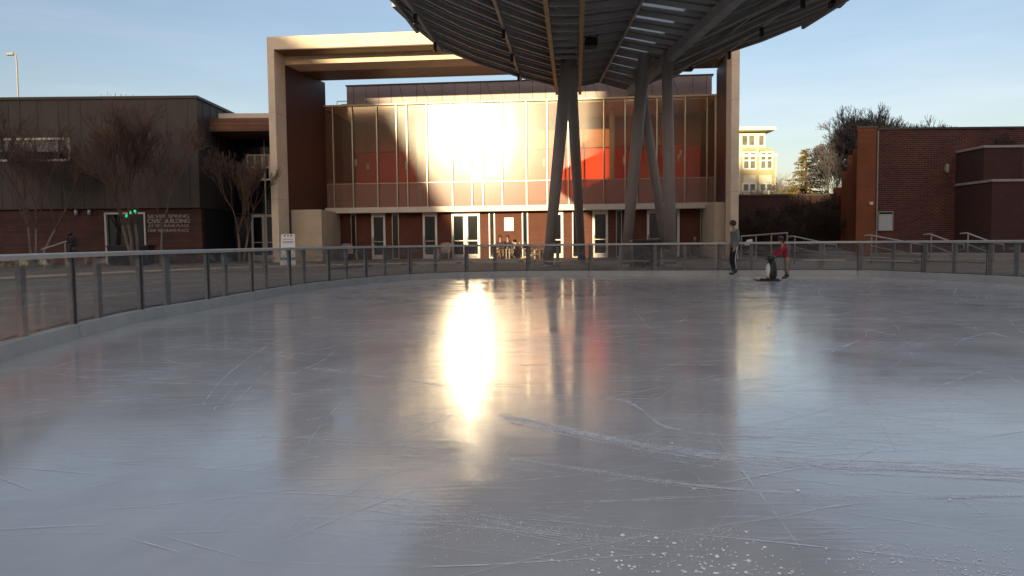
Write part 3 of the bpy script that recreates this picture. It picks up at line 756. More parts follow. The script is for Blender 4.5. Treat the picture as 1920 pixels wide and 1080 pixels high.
# columns
def column(top, base, r0, r1):
    n_ = MB(CO); n_.tube([base, top.lerp(base, .5), top], [r0, (r0+r1)/2*1.04, r1], 20); o = n_.build('column', M['column'], cano, True)
    MB(CO).lathe((base.x, base.y, PZ), [(r0*1.7, 0), (r0*1.7, .03), (r0*1.25, .04), (r0*1.25, .09)], 20).build('base_plate', M['column'], o)
    return o
def gp(px, Y): p = at(px, 480, Y); return Vector((p.x, p.y, PZ))
column(at(1066, 96, 28.0), gp(1027, 29.4), .195, .235)
column(at(1068, 100, 28.1), gp(1091, 34), .175, .22)
column(at(1209, 100, 28.2), gp(1172, 29.6), .19, .23)
column(at(1196, 128, 28.6), gp(1253, 30.2), .16, .20)
column(at(1250, 98, 27.6), gp(1258, 28.6), .22, .185)
for px, py, Y, lab in ((941, 24, 24.5, 'black floodlight slung under the left wing of the canopy'), (1107, 80, 27.0, 'black floodlight beside the ladder truss'), (1290, 124, 31.6, 'black floodlight at the far right edge of the canopy above the hall roof'), (1568, 0, 22.9, 'black floodlight on the outermost right tip of the canopy')):
    p = at(px, py, Y); o = tuple(p)
    fl = thing('floodlight', lab, 'floodlight', o, 0, 'floodlights under the canopy')
    MB().hexa([(-.22, -.16, -.14), (.22, -.16, -.14), (.18, .14, -.20), (-.18, .14, -.20)], [(-.22, -.12, .16), (.22, -.12, .16), (.18, .16, .12), (-.18, .16, .12)]).build('lamp_housing', M['black'], fl)
    MB().box((-.25, -.03, -.02), (-.225, .03, .42)).box((.225, -.03, -.02), (.25, .03, .42)).box((-.25, -.03, .42), (.25, .03, .46)).build('bracket', M['darkmetal'], fl)

# ------------------------------------------------------------------ bare trees
def grow(mb_tr, mb_cr, p, d, ln, r, lev, maxlev, rnd, spread=.5, upw=.35, kids=(2, 3), bend=.12, rmin=.01):
    n = 3; pts = [p]; dd = d.copy(); q = p
    for i in range(n):
        dd = (dd+Vector((rnd.uniform(-bend, bend), rnd.uniform(-bend, bend), rnd.uniform(-bend*.3, bend*.8)))).normalized()
        q = q+dd*ln/n; pts.append(q)
    r1 = max(r*.66, rmin); r = max(r, rmin)
    tgt = mb_tr if lev == 0 else mb_cr
    tgt.tube(pts, [r, r*.88, r*.75, r1], 7 if lev == 0 else 4 if lev < 3 else 3, cap=False)
    if lev >= maxlev: return
    nk = rnd.randint(*kids)
    for i in range(nk):
        a = rnd.uniform(0, 2*math.pi); s = rnd.uniform(spread*.5, spread*1.15)
        if i == 0: s *= .35
        ax = dd.orthogonal().normalized(); ax.rotate(Matrix.Rotation(a, 3, dd))
        nd = (dd*math.cos(s)+ax*math.sin(s)); nd = (nd+Vector((0, 0, upw*rnd.random()))).normalized()
        grow(mb_tr, mb_cr, q, nd, ln*rnd.uniform(.62, .86), r1*(.9 if i == 0 else .7), lev+1, maxlev, rnd, spread, upw, kids, bend, rmin)
    # side twigs
    if lev >= 1:
        for _ in range(2 if lev < maxlev-1 else 3):
            i = rnd.randint(1, n); ax = dd.orthogonal().normalized(); ax.rotate(Matrix.Rotation(rnd.uniform(0, 6.28), 3, dd))
            nd = (dd*.8+ax*.6+Vector((0, 0, .2))).normalized()
            e = pts[i]+nd*ln*rnd.uniform(.35, .7); mb_cr.tube([pts[i], pts[i].lerp(e, .5)+Vector((0, 0, .03)), e], [max(r1*.4, rmin*.8), max(r1*.3, rmin*.7), rmin*.5], 3, cap=False)
def bare_tree(base, height, stems, lab, seed, maxlev=6, spread=.42, r0=.11, twig='twig', trunk='bark', lean=.12, group=None, stemlen=.26, upw=.35, kids=(3, 3), name='bare_tree', rmin=.0072):
    rnd = random.Random(seed)
    tr = thing(name, lab, 'tree', base, 0, group)
    a, b = MB(), MB()
    for i in range(stems):
        ang = 6.28*i/stems+rnd.random(); d = Vector((math.cos(ang)*lean, math.sin(ang)*lean, 1)).normalized()
        grow(a, b, Vector((math.cos(ang)*.1*(stems > 1), math.sin(ang)*.1*(stems > 1), 0)), d, height*stemlen, r0, 0, maxlev, rnd, spread, upw, kids, .12, rmin*1.3)
    # scale to requested height
    zmax = max(v[2] for v in b.v); s = height/zmax
    for m_ in (a, b): m_.v = [(x*s, y*s, z*s) for x, y, z in m_.v]
    rr = MB()
    a.build('trunk', M[trunk], tr, True); b.build('crown', M[twig], tr)
    return tr
def tb(px, Y): p = at(px, 470, Y); return (p.x, p.y, PZ)
G1 = 'bare trees in front of the metal clad wing'
bare_tree(tb(68, 37), 7.9, 3, 'wide bare multi stemmed tree below the ribbon window, leftmost of the row', 5, 6, .60, .10, lean=.26, group=G1)
bare_tree(tb(250, 36.5), 8.3, 3, 'tallest bare tree with dense upswept crown before the dark shop window', 9, 6, .58, .10, lean=.20, group=G1)
bare_tree(tb(300, 36), 7.2, 1, 'slender bare tree standing in front of the raised lettering', 21, 6, .52, .075, lean=.04, group=G1, stemlen=.30)
bare_tree(tb(452, 40), 6.1, 2, 'small pale barked bare tree by the recessed glass doors', 33, 6, .46, .075, lean=.12, group=G1, rmin=.006)

# green bulbs in the tree
gm = mat('green_bulb', (.05, .5, .25), .3, emis=((.03, .75, .32), .5))
gl = thing('string_light', 'short string of green bulbs hung in the tree by the shop window', 'string light', at(247, 402, 36.2))
for px, py in ((237, 405), (240, 402), (244, 398), (253, 396)):
    p = at(px, py, 36.2)-gl.location; MB().lathe(p, [(.02, -.07), (.06, -.03), (.055, .03), (.02, .07)], 8).build('bulb', gm, gl, True)
MB().tube([at(x_, y_, 36.2)-gl.location for x_, y_ in ((236, 403), (240, 400), (245, 396.5), (254, 394))], .012, 5).build('cable', M['black'], gl)

# ------------------------------------------------------------------ street lamp behind the wing
sl = thing('street_lamp', 'tall slim street lamp rising behind the left wing roof', 'street lamp', (at(40, 300, 62).x, 62, PZ))
zt = at(37, 103, 62).z
MB().tube([(0, 0, 0), (0, 0, zt-PZ-.3), (-.06, 0, zt-PZ+.05), (-.25, 0, zt-PZ+.12)], [.09, .06, .055, .05], 10).build('pole', M['column'], sl, True)
MB().hexa([(-.75, -.15, zt-PZ-.02), (-.2, -.13, zt-PZ-.0), (-.2, .13, zt-PZ-.0), (-.75, .15, zt-PZ-.02)], [(-.66, -.1, zt-PZ+.16), (-.2, -.08, zt-PZ+.2), (-.2, .08, zt-PZ+.2), (-.66, .1, zt-PZ+.16)]).build('lamp_head', M['mullion'], sl)

# ------------------------------------------------------------------ brick buildings on the right
bk = thing('brick_building', 'long low dark red brick building with a corner pier painted warm lit', 'building', (20, 34, 0))
BO = (20, 34, 0); BY = 34.0
bb = lambda a, b, name, mt, par=None: MB(BO).box(a, b).build(name, M[mt], par or bk)
x0 = at(1641, 350, BY).x; zt0 = at(1700, 243, BY).z
MB(BO).prism([(x0, BY), (46, BY), (46, BY+9), (x0+4.9, BY+9)], PZ, zt0).build('brick_wall', M['redbrick'], bk)
MB(BO).prism([(x0-.02, BY-.05), (46, BY-.05), (46, BY+9.05), (x0+4.9, BY+9.05)], zt0, zt0+.09).build('coping', M['seam'], bk)
xp = at(1606, 350, BY-.1).x
MB(BO).prism([(xp, BY-.10), (x0-.03, BY-.10), (x0+.6, BY+1.2), (xp+.75, BY+1.2)], PZ, zt0+.06).build('corner_pier', M['warmlitbrick'], bk)
MB(BO).prism([(xp-.04, BY-.14), (x0+.01, BY-.14), (x0+.6, BY+1.24), (xp+.73, BY+1.24)], zt0+.06, zt0+.16).build('pier_cap', M['seam'], bk)
for pxa, dy, h in ((1597, 2.4, -.55), (1588, 5.0, -.55), (1577, 8.0, -1.1)):
    xa_ = at(pxa, 380, BY+dy).x
    MB(BO).prism([(xa_, BY+dy), (xa_+1.2, BY+dy), (xa_+2.2, BY+dy+1.6), (xa_+1.0, BY+dy+1.6)], PZ, zt0+h).build('buttress', M['warmlitbrick'], bk)
xa_ = at(1568, 380, BY+11).x
bb((xa_, BY+11, PZ), (xa_+3, BY+11.4, 4.2), 'side_wall', 'warmlitbrick')
MB(BO).tube([(x0+.06, BY-.07, PZ), (x0+.06, BY-.07, zt0-.05)], .035, 8).build('downpipe', M['coping'], bk)
p = at(1634, 381, BY-.2); bb((p.x-.06, BY-.22, p.z-.06), (p.x+.06, BY-.101, p.z+.06), 'junction_box', 'white')
p = at(1740, 243, BY+5); bb((at(1655, 240, BY+4).x, BY+4, zt0+.09), (at(1690, 240, BY+4).x, BY+5.2, zt0+.30), 'roof_unit', 'mullion')
# wall lamp
p = at(1773, 316, BY)
wl = thing('wall_lamp', 'small pale cylinder lamp on the red brick wall', 'lamp', (p.x, BY, p.z))
MB().box((-.05, -.06, -.08), (.05, -.001, .08)).build('backplate', M['rail'], wl)
MB().lathe((0, -.13, 0), [(.05, -.2), (.075, -.17), (.075, .15), (.05, .19)], 12).build('lamp_shade', M['coping'], wl, True)
# notice case
c0, c1 = at(1645, 433, BY), at(1674, 396, BY)
nb = thing('notice_board', 'pale notice board with a dark header on the red brick wall', 'notice board', (c0.x, BY, c0.z))
wd, ht = c1.x-c0.x, c1.z-c0.z
MB().box((0, -.07, 0), (wd, -.002, .04)).box((0, -.07, ht-.04), (wd, -.002, ht)).box((0, -.07, .04), (.035, -.002, ht-.04)).box((wd-.035, -.07, .04), (wd, -.002, ht-.04)).build('frame', M['mullion'], nb)
MB().box((.035, -.04, .04), (wd-.035, -.003, ht-.13)).build('sheet', mat('notice_paper', (.42, .42, .41), .5, var=.06, scale=2), nb)
MB().box((.035, -.05, ht-.128), (wd-.035, -.003, ht-.04)).build('header', M['dark'], nb)
# raised terrace walls
tw = thing('terrace_wall', 'stepped dark brick terrace walls with stone copings, right of the lamp wall', 'wall', (22, 32, 0))
TO = (22, 32, 0)
tbx = lambda a, b, name, mt: MB(TO).box(a, b).build(name, M[mt], tw)
xa, zl = at(1794, 348, BY-.1).x, at(1794, 349, BY-.1).z
TY = 31.4
tbx((xa, TY, PZ), (46, BY-.003, zl), 'lower_wall', 'plainbrick')
tbx((xa-.05, TY-.06, zl), (46, BY-.003, zl+.10), 'coping', 'coping')
zu = at(1794, 287, BY-.1).z
tbx((xa, TY+.6, zl+.102), (xa+.35, BY-.003, zu), 'parapet', 'plainbrick')
tbx((xa+.35, TY+.6, zl+.102), (xa+1.6, TY+.95, zu), 'parapet', 'plainbrick')
tbx((xa-.05, TY+.55, zu), (xa+1.65, BY-.003, zu+.10), 'coping', 'coping')
rx0 = xa+1.75
rl = thing('railing', 'black upright bar railing on the right terrace wall', 'railing', (rx0, TY+.3, zl+.102))
mb = MB(); Lr = 9.0
mb.box((0, -.025, 1.28), (Lr, .025, 1.33)).box((0, -.02, .08), (Lr, .02, .12)); mb.build('rails', M['black'], rl)
mb = MB()
for k in range(75): mb.box((k*.12-.009, -.009, .121), (k*.12+.009, .009, 1.279))
for k in range(5): mb.box((k*2.2-.03, -.03, 0), (k*2.2+.03, .03, 1.36))
mb.build('bars', M['black'], rl)

def bush(base, wid, hgt, lab, seed, mt='hedge', n=130, name='bare_bush', group=None):
    rnd = random.Random(seed); t_ = thing(name, lab, 'bush', base, 0, group); a = MB()
    for i in range(n):
        an = rnd.uniform(0, 6.28); rr = rnd.random()**.5
        p = Vector((math.cos(an)*wid*.45*rr*.55, math.sin(an)*wid*.3*rr*.55, 0))
        e = Vector((math.cos(an)*wid*.55*rr+rnd.uniform(-.15, .15), math.sin(an)*wid*.4*rr, hgt*(1-.35*rr*rr)*rnd.uniform(.65, 1.02)))
        mid = p.lerp(e, .5)+Vector((rnd.uniform(-.1, .1), rnd.uniform(-.1, .1), .1*hgt))
        a.tube([p, mid, e], [.022, .016, .007], 3, cap=False)
        for j in range(7):
            f_ = rnd.uniform(.35, 1); q = mid.lerp(e, f_); d = Vector((rnd.uniform(-1, 1), rnd.uniform(-1, 1), rnd.uniform(.0, 1.1))).normalized()*hgt*rnd.uniform(.1, .24)
            a.tube([q, q+d], [.012, .005], 3, cap=False)
    a.build('branches', M[mt], t_); return t_
p = at(1872, 272, 33.4)
bush((p.x, 33.2, zl+.10), 1.3, at(1872, 251, 33.2).z-zl-.1, 'dark leafless bush rising above the terrace parapet', 71, 'hedge', 120)

# ------------------------------------------------------------------ handrails on the right
def handrail(px0, py0, px1, py1, Y, lab, i):
    a, b = at(px0, py0, Y), at(px1, py1, Y-1.0)
    t_ = thing('handrail', lab, 'handrail', (a.x, a.y, PZ), 0, 'sloping stair handrails right of the rink')
    o = Vector(t_.location); a -= o; b -= o
    MB().tube([a+Vector((-.22, .1, -.02)), a, b, b+Vector((.2, -.1, -.02)), b+Vector((.22, -.12, -.25))], .030, 8).build('rail', M['post'], t_, True)
    MB().tube([Vector((a.x+.05, a.y, 0)), a+Vector((.05, 0, -.02))], .026, 8).build('post', M['post'], t_, True)
    q = a.lerp(b, .85); MB().tube([Vector((q.x, q.y, 0)), q+Vector((0, 0, -.02))], .026, 8).build('post', M['post'], t_, True)
    MB().tube([a.lerp(b, 0.02)-Vector((0, 0, .42)), b-Vector((0, 0, .42))], .022, 8).build('lower_rail', M['post'], t_, True)
handrail(1488, 443, 1556, 458, 29.5, 'long sloping handrail just right of the red jacketed skater', 0)
handrail(1632, 441, 1722, 458, 30.0, 'sloping handrail below the notice board', 1)
handrail(1744, 439, 1794, 457, 29.8, 'steep handrail under the red brick wall between notice board and terrace wall', 2)
handrail(1813, 437, 1868, 457, 29.8, 'steep handrail in front of the terrace wall, rightmost of the row', 3)
a, b = at(1390, 443, 33), at(1476, 437, 31.5)
gr = thing('railing', 'low metal guard railing between the two skaters', 'railing', (a.x, a.y, PZ))
o = Vector(gr.location); a -= o; b -= o
MB().tube([a, b, b+Vector((.02, 0, -.0))], .035, 8).build('top_rail', M['post'], gr)
for k in range(4):
    q = a.lerp(b, k/3); MB().tube([Vector((q.x, q.y, 0)), q], .028, 6).build('post', M['post'], gr)
for f_ in (.35, .65): MB().tube([a*1+Vector((0, 0, -a.z*f_)), b+Vector((0, 0, -b.z*f_))], .014, 6).build('wire', M['post'], gr)
# handrail on the left, beside the dark figure
a, b = at(78, 468, 33), at(124, 453, 34)
hr = thing('handrail', 'pale sloping handrail beside the dark clothed person at far left', 'handrail', (a.x, a.y, PZ))
o = Vector(hr.location); a -= o; b -= o
MB().tube([a, b], .04, 8).build('rail', M['coping'], hr); 
for f_ in (.1, .95):
    q = a.lerp(b, f_); MB().tube([Vector((q.x, q.y, 0)), q], .03, 6).build('post', M['coping'], hr)

# ------------------------------------------------------------------ far right background: house, conifer, trees, bank
HY = 75.0
hx0, hx1 = at(1340, 300, HY).x, at(1455, 330, HY).x
hz0 = -.05; z1 = at(1420, 292, HY).z; z2 = at(1420, 246, HY).z
hs = thing('yellow_house', 'sunlit pale yellow house with a flat overhanging roof behind the hall', 'house', (hx0, HY, 0))
HOo = (hx0, HY, 0)
hbx = lambda a, b, name, mt, par=None: MB(HOo).box(a, b).build(name, M[mt], par or hs)
hbx((hx0, HY, hz0), (hx1, HY+10, z1), 'wall', 'cream')
xu = at(1437, 270, HY).x
hbx((hx0, HY+.3, z1), (xu, HY+9, z2), 'upper_wall', 'cream')
hbx((hx0-.5, HY-.8, z2), (at(1455, 243, HY-.8).x, HY+10, z2+.32), 'roof', 'creamlight')
hbx((hx0-.4, HY-.08, z1-.12), (hx1+.1, HY+.28, z1+.16), 'cornice', 'creamlight')
for px in (1391, 1420, 1450):
    x = at(px, 330, HY).x; hbx((x-.14, HY-.07, hz0), (x+.14, HY-.002, z1-.13), 'corner_board', 'siding')
def hwin(pa, pb, ya, yb, cols_, rows_, dy=0.):
    a = at(pa, yb, HY+dy); b = at(pb, ya, HY+dy); e = .13
    f_ = MB(HOo); yy = HY+dy
    f_.box((a.x, yy-.12, a.z), (b.x, yy-.004, a.z+e)).box((a.x, yy-.12, b.z-e), (b.x, yy-.004, b.z)).box((a.x, yy-.12, a.z+e), (a.x+e, yy-.004, b.z-e)).box((b.x-e, yy-.12, a.z+e), (b.x, yy-.004, b.z-e))
    for c in range(1, cols_):
        x = a.x+(b.x-a.x)*c/cols_; f_.box((x-.09, yy-.11, a.z+e), (x+.09, yy-.006, b.z-e))
    for r_ in range(1, rows_):
        z = a.z+(b.z-a.z)*r_/rows_; f_.box((a.x+e, yy-.105, z-.07), (b.x-e, yy-.008, z+.07))
    o = f_.build('window', M['white'], hs)
    MB(HOo).box((a.x+e, yy-.06, a.z+e), (b.x-e, yy-.012, b.z-e)).build('pane', M['housepane'], o)
hwin(1388.5, 1416, 252, 275, 2, 1, .3); hwin(1420, 1434, 252, 275, 1, 1, .3)
hwin(1392, 1418, 284, 318, 2, 2); hwin(1424, 1449, 284, 318, 2, 2)
hwin(1391, 1418, 343, 360, 2, 1); hwin(1423, 1449, 343, 360, 2, 1)
for a_, b_ in ((1393, 1418), (1423, 1449)):
    a, b = at(a_, 328, HY), at(b_, 319, HY); hbx((a.x, HY-.05, a.z), (b.x, HY-.002, b.z), 'spandrel_panel', 'siding')
    a, b = at(a_, 283, HY), at(b_, 277, HY); hbx((a.x, HY-.05, a.z), (b.x, HY-.002, b.z), 'spandrel_panel', 'siding')
# brick retaining wall and brown planted bank
RY = 52.0
rw = thing('retaining_wall', 'dark brick retaining wall with a thin coping below the yellow house', 'wall', (17, RY, 0))
za = at(1400, 368, RY).z
MB((17, RY, 0)).box((at(1375, 400, RY).x, RY, PZ), (at(1660, 400, RY).x, RY+.5, za)).build('wall', M['plainbrick'], rw)
MB((17, RY, 0)).box((at(1375, 400, RY).x, RY-.06, za), (at(1660, 400, RY).x, RY+.56, za+.12)).build('coping', M['seam'], rw)
mb = MB()
mb.hexa([(at(1380, 400, 49).x, 38.5, PZ), (at(1600, 400, 38).x, 38.5, PZ), (30, 51.9, PZ), (at(1380, 400, 52).x, 51.9, PZ)],
        [(at(1380, 400, 49).x, 43.5, PZ+.3), (at(1600, 400, 38).x, 41, PZ+.3), (30, 51.9, 1.9), (at(1380, 400, 52).x, 51.9, 1.9)])
struct(mb.build('bank', M['hedge']))
G3 = 'bare brown bushes on the bank'
rnd = random.Random(5)
bush_at = [(1402, 43, 2.0, 'nearest the hall corner'), (1432, 45, 2.3, 'second from the hall corner'), (1462, 42, 2.2, 'directly behind the penguin and red skater'), (1498, 46, 2.9, 'below the conifer'), (1530, 43, 2.6, 'below and right of the conifer'), (1560, 45, 3.0, 'beside the brick buttresses'), (1588, 42.5, 2.2, 'tucked against the brick corner')]
for i, (px, Y, h, w_) in enumerate(bush_at):
    p = at(px, 440, Y); zb_ = PZ+.3+max(0, (Y-41))/9*1.3
    bush((p.x, Y, zb_-.2), 2.3, h, 'dark brown leafless bush on the bank, '+w_, 100+i, 'hedge', 170, group=G3)
for i, (px, py, Y) in enumerate(((1460, 330, 64), (1478, 345, 66), (1412, 352, 70))):
    p = at(px, py, Y); pb = at(px, 372, Y)
    bush((p.x, Y, 2.2 if Y < 68 else 3.4), 3.4, p.z-(2.2 if Y < 68 else 3.4), ('pale leafless shrub beside the yellow house wall', 'pale leafless shrub left of the conifer', 'pale low shrub below the yellow house windows')[i], 200+i, 'palehedge', 120, group='pale shrubs near the yellow house')
# the rise behind the retaining wall
mb = MB(); mb.box((at(1375, 400, 53).x, RY+.6, -.05), (46, 74.9, 2.2)); struct(mb.build('upper_lawn', M['hedge']))

def conifer(base, h, rad, lab, seed):
    rnd = random.Random(seed); t_ = thing('conifer', lab, 'tree', base)
    a = MB(); a.tube([(0, 0, 0), (0, 0, h*.5), (0, 0, h)], [.22, .13, .02], 8); a.build('trunk', M['needle2'], t_, True)
    c = MB(); z = h*.10
    while z < h*.99:
        f_ = 1-z/h; n = int(6+9*f_)
        for i in range(n):
            an = rnd.uniform(0, 6.28); L_ = (rad*f_**.85+.12)*rnd.uniform(.72, 1.1)
            d = Vector((math.cos(an), math.sin(an), 0)); side = Vector((-d.y, d.x, 0))
            zz = z+rnd.uniform(-.12, .12)
            tip = d*L_+Vector((0, 0, zz-.10*L_+rnd.uniform(-.05, .2)))
            c.tube([Vector((0, 0, zz)), tip], [.03, .008], 3, cap=False)
            m_ = int(6+L_*9)
            for k in range(m_):
                s = rnd.uniform(.15, 1.03); q = Vector((0, 0, zz)).lerp(tip, s)
                for _ in range(3):
                    dd = (d*rnd.uniform(.1, .9)+side*rnd.uniform(-1, 1)+Vector((0, 0, rnd.uniform(-.55, .25)))).normalized()
                    ln = rnd.uniform(.13, .30); wv = dd.cross(Vector((rnd.uniform(-1, 1), rnd.uniform(-1, 1), 1))).normalized()*.035
                    c.add([q-wv, q+wv, q+dd*ln+wv*.3, q+dd*ln-wv*.3], [(0, 1, 2, 3)])
        z += h*.027+.02
    c.build('crown', M['needle'], t_); return t_
p = at(1512, 278, 60)
conifer((p.x, 60, 1.6), p.z-1.6, 2.9, 'golden brown conifer with layered branches lit by low sun', 8)
def big_tree(px, py, Y, lab, seed, stems, spread, maxlev=6, zb=1.8, tw='twiggrey', r0=.2, grp='bare grey trees behind the brick building'):
    p = at(px, py, Y); return bare_tree((p.x, Y, zb), p.z-zb, stems, lab, seed, maxlev, spread, r0, tw, tw, .2, grp, .23, .40, (3, 3), 'bare_tree', .0105)
big_tree(1632, 196, 58, 'large dense leafless tree towering over the brick corner pier', 41, 5, .62, 7)
big_tree(1598, 232, 56, 'middle sized leafless tree left of the tallest crown', 55, 3, .55, 6, r0=.16)
big_tree(1568, 282, 55, 'short leafless tree right beside the golden conifer', 66, 3, .55, 6, r0=.14)
big_tree(1688, 222, 60, 'leafless treetop showing over the dark brick roofline', 43, 3, .6, 6, r0=.16)

# ------------------------------------------------------------------ furniture on the plaza
def slat_chair(name, lab, loc, rz, mt='chair', group='slatted chairs outside the hall'):
    t_ = thing(name, lab, 'chair', loc, rz, group)
    # faces -y; fan back leaning to +y
    s = MB()
    for k in range(6): s.hexa([(-.28, -.30+k*.10, .38-k*.022), (.28, -.30+k*.10, .38-k*.022), (.28, -.215+k*.10, .36-k*.022), (-.28, -.215+k*.10, .36-k*.022)], [(-.28, -.30+k*.10, .405-k*.022), (.28, -.30+k*.10, .405-k*.022), (.28, -.215+k*.10, .385-k*.022), (-.28, -.215+k*.10, .385-k*.022)])
    s.build('seat', M[mt], t_)
    b = MB()
    for k in range(6):
        x = -.235+k*.094; f_ = (k-2.5)/2.5; h = .98-.05*f_*f_
        b.bar((x, .20, .26), (x*1.22, .20+.42*(h-.26)/.72, h), .072, .02, (0, 1, 0))
    b.bar((-.3, .42, .66), (.3, .42, .66), .03, .06).bar((-.27, .26, .36), (.27, .26, .36), .03, .06)
    b.build('backrest', M[mt], t_)
    for sgn in (-1, 1):
        MB().box((sgn*.30-.03, -.36, 0), (sgn*.30+.03, -.28, .56)).build('leg', M[mt], t_)
        MB().bar((sgn*.30, -.30, .32), (sgn*.30, .48, .0+.04), .03, .08).build('leg', M[mt], t_)
        MB().box((sgn*.35-.065, -.42, .56), (sgn*.35+.065, .34, .585)).build('armrest', M[mt], t_)
    return t_
def hp(px, v): u = fu(px, 460, v); p = H(u, v, PZ); return (p.x, p.y, PZ)
c1 = slat_chair('slatted_chair', 'slatted wooden chair turned aside, leftmost before the dark brick', hp(656, -1.6), R(30))
dup(c1, hp(833.5, -1.2), R(-6), 'slatted wooden chair facing the rink between the single and double doors')
dup(c1, hp(1197, -1.2), R(2), 'slatted wooden chair behind the black bins')
c4 = dup(c1, hp(994, -2.2), R(78), 'sunlit pale slatted chair seen side on, right of the seated pair')
c5 = slat_chair('slatted_chair', 'dark slatted chair leaning back beside the left leaning column', hp(1004, -2.4), R(74), 'chairdark')
c6 = dup(c1, hp(938, -2.0), R(8), 'sunlit slatted chair with a person sitting in it')
c7 = dup(c1, hp(951, -1.7), R(-25), 'slatted chair hidden under the second seated person')

# A-frame sign
p = at(541, 470, 36); af = thing('sandwich_board', 'white folding sandwich board with black lines of print by the portal leg', 'sign', (p.x, 36, PZ), R(6))
zt = at(541, 439, 36).z-PZ
MB().hexa([(-.36, -.26, 0), (.36, -.26, 0), (.36, -.235, 0), (-.36, -.235, 0)], [(-.31, -.03, zt), (.31, -.03, zt), (.31, -.005, zt), (-.31, -.005, zt)]).build('front_panel', M['white'], af)
MB().hexa([(-.36, .235, 0), (.36, .235, 0), (.36, .26, 0), (-.36, .26, 0)], [(-.31, .005, zt), (.31, .005, zt), (.31, .03, zt), (-.31, .03, zt)]).build('rear_panel', M['white'], af)
pr_ = MB()
def fp(x, z): return (x, -.26+.23*z/zt-.008, z)
for k in range(3):
    x = -.15+k*.15; pr_.add([fp(x-.04, zt-.11), fp(x+.04, zt-.11), fp(x+.04, zt-.04), fp(x-.04, zt-.04)], [(0, 1, 2, 3)])
for z, hw in ((zt-.25, .24), (zt-.36, .26), (zt-.42, .26)): pr_.add([fp(-hw, z), fp(hw, z), fp(hw, z+.022), fp(-hw, z+.022)], [(0, 1, 2, 3)])
pr_.build('print', M['darkmetal'], af)
tl = MB(); tl.add([fp(-.35, .22), fp(.35, .22), fp(.34, .36), fp(-.34, .36)], [(0, 1, 2, 3)]); tl.build('teal_stripe', mat('teal_print', (.10, .26, .24), .5), af)

# two black bins
def bin_(lab, px, Y, w_):
    p = at(px, 480, Y); t_ = thing('wheeled_bin', lab, 'bin', (p.x, Y, PZ), 0, 'black bins behind the barrier')
    h = at(px, 449, Y).z-PZ
    MB().hexa([(-w_*.42, -.3, .06), (w_*.42, -.3, .06), (w_*.42, .28, .06), (-w_*.42, .28, .06)], [(-w_*.5, -.36, h-.1), (w_*.5, -.36, h-.1), (w_*.5, .34, h-.1), (-w_*.5, .34, h-.1)]).build('body', M['black'], t_, bevel=.02)
    MB().hexa([(-w_*.53, -.40, h-.098), (w_*.53, -.40, h-.098), (w_*.53, .38, h-.098), (-w_*.53, .38, h-.098)], [(-w_*.50, -.36, h-.03), (w_*.50, -.36, h-.03), (w_*.48, .34, h), (-w_*.48, .34, h)]).build('lid', M['darkmetal'], t_, bevel=.01)
    for s in (-1, 1): MB().tube([(s*w_*.43-.03, .25, .09), (s*w_*.43+.03, .25, .09)], .09, 12).build('wheel', M['black'], t_)
bin_('left one of the two black wheeled bins behind the far barrier', 1196, 27.9, .50)
bin_('right one of the two black wheeled bins behind the far barrier', 1223, 27.9, .54)
# bollard by the right hand opening
p = H(fu(1303, 460, -1.0), -1.0, PZ); bo = thing('bollard', 'slim pale bollard before the dark doorway at the right end of the hall', 'bollard', (p.x, p.y, PZ))
MB().lathe((0, 0, 0), [(.07, 0), (.07, .95), (.085, .96), (.085, 1.12), (.05, 1.16)], 14).build('shaft', M['mullion'], bo, True)
MB().lathe((0, 0, 0), [(.13, 0), (.13, .03), (.09, .04)], 14).build('base', M['rail'], bo)
# white tub by the railing
p = at(1404, 459, 31.5); wt = thing('snow_shovel', 'white snow shovel scoop propped by the guard railing', 'shovel', (p.x, 31.5, PZ))
za = at(1404, 448, 31.5).z-PZ; zb_ = at(1404, 459, 31.5).z-PZ
MB().hexa([(-.20, -.05, zb_-.03), (.15, -.05, zb_-.03), (.15, .05, zb_-.03), (-.20, .05, zb_-.03)], [(-.06, .0, za-.04), (.15, .0, za), (.15, .06, za), (-.06, .06, za-.04)]).build('scoop', M['white'], wt, bevel=.015)
MB().tube([(.05, .03, 0), (.06, .03, zb_-.03)], .018, 8).build('handle', M['chairdark'], wt)
# dark planter by the shop window
p = at(235, 466, 37.5); pl = thing('planter', 'low black planter box below the dark shop window', 'planter', (p.x+.3, 37.5, PZ))
MB().hexa([(-.9, -.35, 0), (.9, -.35, 0), (.9, .35, 0), (-.9, .35, 0)], [(-1.0, -.42, .95), (1.0, -.42, .95), (1.0, .42, .95), (-1.0, .42, .95)]).build('box', M['black'], pl)
MB().box((-1.04, -.46, .951), (1.04, .46, 1.0)).build('rim', M['darkmetal'], pl)

# ------------------------------------------------------------------ people
SKIN = mat('skin', (.42, .24, .17), .55, var=.06)
def skin_mesh(V, E, Rr, sub=2):
    me = bpy.data.meshes.new('tmp'); me.from_pydata([tuple(v) for v in V], E, [])
    o = bpy.data.objects.new('tmp', me); col.objects.link(o)
    md = o.modifiers.new('s', 'SKIN'); md.use_smooth_shade = True; md.branch_smoothing = .3
    for i, r in enumerate(Rr):
        r = r if hasattr(r, '__len__') else (r, r)
        me.skin_vertices[0].data[i].radius = r
    me.skin_vertices[0].data[0].use_root = True
    s = o.modifiers.new('d', 'SUBSURF'); s.levels = sub; s.render_levels = sub
    bpy.context.view_layer.update()
    out = bpy.data.meshes.new_from_object(o.evaluated_get(bpy.context.evaluated_depsgraph_get()))
    bpy.data.objects.remove(o); bpy.data.meshes.remove(me)
    out.polygons.foreach_set('use_smooth', [True]*len(out.polygons))
    return out
def mesh_part(me, name, mt, parent):
    me.materials.clear(); me.materials.append(mt)
    o = bpy.data.objects.new(name, me); col.objects.link(o); o.parent = parent; return o
